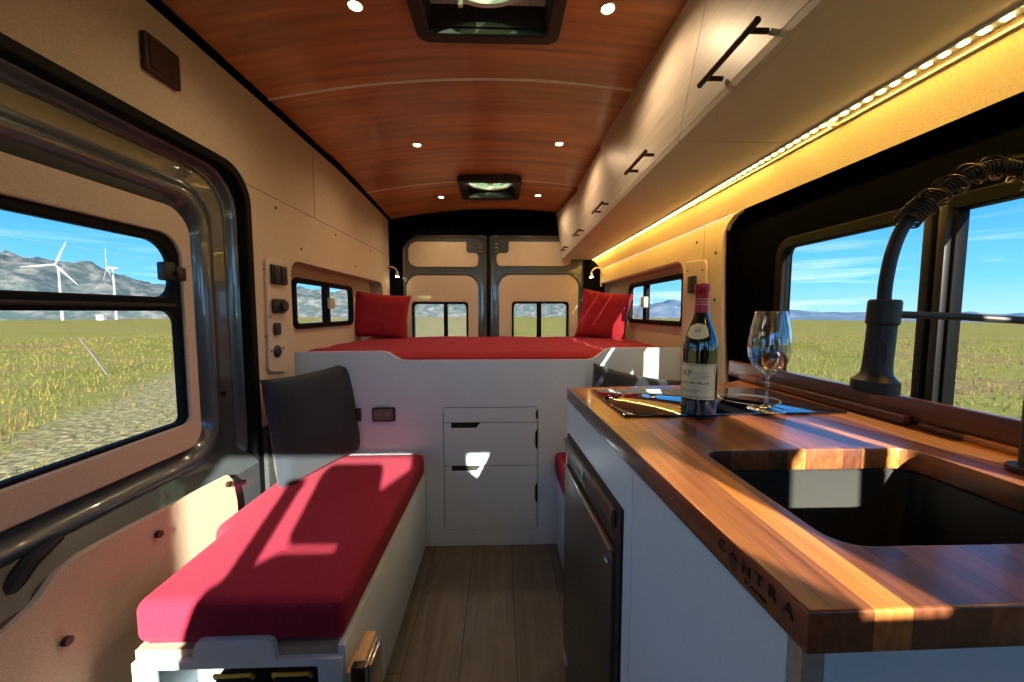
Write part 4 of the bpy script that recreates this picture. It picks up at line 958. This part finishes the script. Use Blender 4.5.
def turbine(x, y, hub, bl, face, a0, lab, mt_='turbine'):
    z = gz(x, y); r = empty('wind_turbine', x, y, z); tg(r, lab, 'wind turbine')
    g = G(); g.tube([(x, y, z-3), (x, y, z+hub*.5), (x, y, z+hub)], [hub*.026, hub*.021, hub*.014], 16); g.mk('tower', mt_, r)
    f = Vector((math.sin(face), math.cos(face), 0)); sdv = Vector((f.y, -f.x, 0)); C = Vector((x, y, z+hub))
    g = G(); g.tube([C-f*hub*.07, C-f*hub*.05, C+f*hub*.05, C+f*hub*.07], [hub*.018, hub*.028, hub*.028, hub*.02], 12); g.mk('nacelle', 'turbine', r)
    H = C+f*hub*.085
    g = G(); g.tube([H-f*hub*.02, H, H+f*hub*.02], [hub*.024, hub*.022, hub*.004], 12); g.mk('hub', 'turbine', r)
    for k in range(3):
        a = a0+2*PI*k/3; d = math.sin(a)*sdv+Vector((0, 0, math.cos(a))); n = f
        g = G(); q = d.cross(n); b = bmesh.new(); rr = []
        for s_, c_, th in ((0, .008, .008), (.06, .010, .008), (.2, .018, .007), (.5, .013, .005), (.8, .008, .003), (1, .003, .002)):
            c0 = H+d*bl*s_
            rr.append([b.verts.new(c0+q*hub*c_*1.1*math.cos(w)+n*hub*th*math.sin(w)) for w in [2*PI*i/8 for i in range(8)]])
        for a1, a2 in zip(rr, rr[1:]):
            for i in range(8): b.faces.new((a1[i], a1[(i+1) % 8], a2[(i+1) % 8], a2[i]))
        b.faces.new(rr[-1]); g._join(b); g.mk('blade', 'turbine', r)
turbine(-420, 384, 52.5, 24, math.atan2(420, -384)+.45, math.radians(-22), 'white wind turbine with three blades in front of the mountain')
turbine(-546, 567, 72, 31, math.atan2(546, -567)+1.40, math.radians(0), 'wind turbine seen edge on, to the right of the other turbine')
def shed(x, y, w, h, lab):
    z = gz(x, y); g = G(); g.box(x-w, x+w, y-w*.5, y+w*.5, z-1, z+h); g.prism([(x-w*1.05, y-w*.55), (x+w*1.05, y-w*.55), (x+w*1.05, y+w*.55), (x-w*1.05, y+w*.55)], z+h, z+h+.5)
    tg(g.mk('shed', 'turbine', smooth=0), lab, 'shed')
shed(-330, 330, 3, 4, 'small white shed on the plain at the foot of the mountain'); shed(-300, 372, 5, 4, 'long low white shed farther along the plain')
pb = Vector((-4.55, 4.4, 0)); g = G(); z = gz(pb.x, pb.y)
g.tube([(-11.9, 12.0, z-.1), (-12.5, 11.83, z+1.13)], .032, 8); tg(g.mk('fence_post', 'post'), 'thin leaning pole stuck in the grass outside the sliding door', 'post')
# rocks on the gravel verge
for i, (x, y, s_) in enumerate(((-3.6, 1.55, .07), (-3.9, 3.1, .06), (-4.3, 3.6, .05), (-3.3, 2.6, .04))):
    g = G(); b = bmesh.new(); bmesh.ops.create_icosphere(b, subdivisions=2, radius=s_)
    for v in b.verts: v.co *= 1+.5*noise.noise(v.co*18+Vector((i, 0, 0)))
    for v in b.verts: v.co.z *= .6; v.co += Vector((x, y, gz(x, y)+s_*.3))
    g._join(b); tg(g.mk('rock', 'post'), ['pale rock lying nearest on the gravel outside the sliding door', 'small rock on the gravel near the grass edge', 'smallest far rock beside the grass edge', 'small rock half way along the gravel'][i], 'rock', 'rocks on the gravel verge')
for o in bpy.data.objects:
    if '_w' in o: del o['_w']
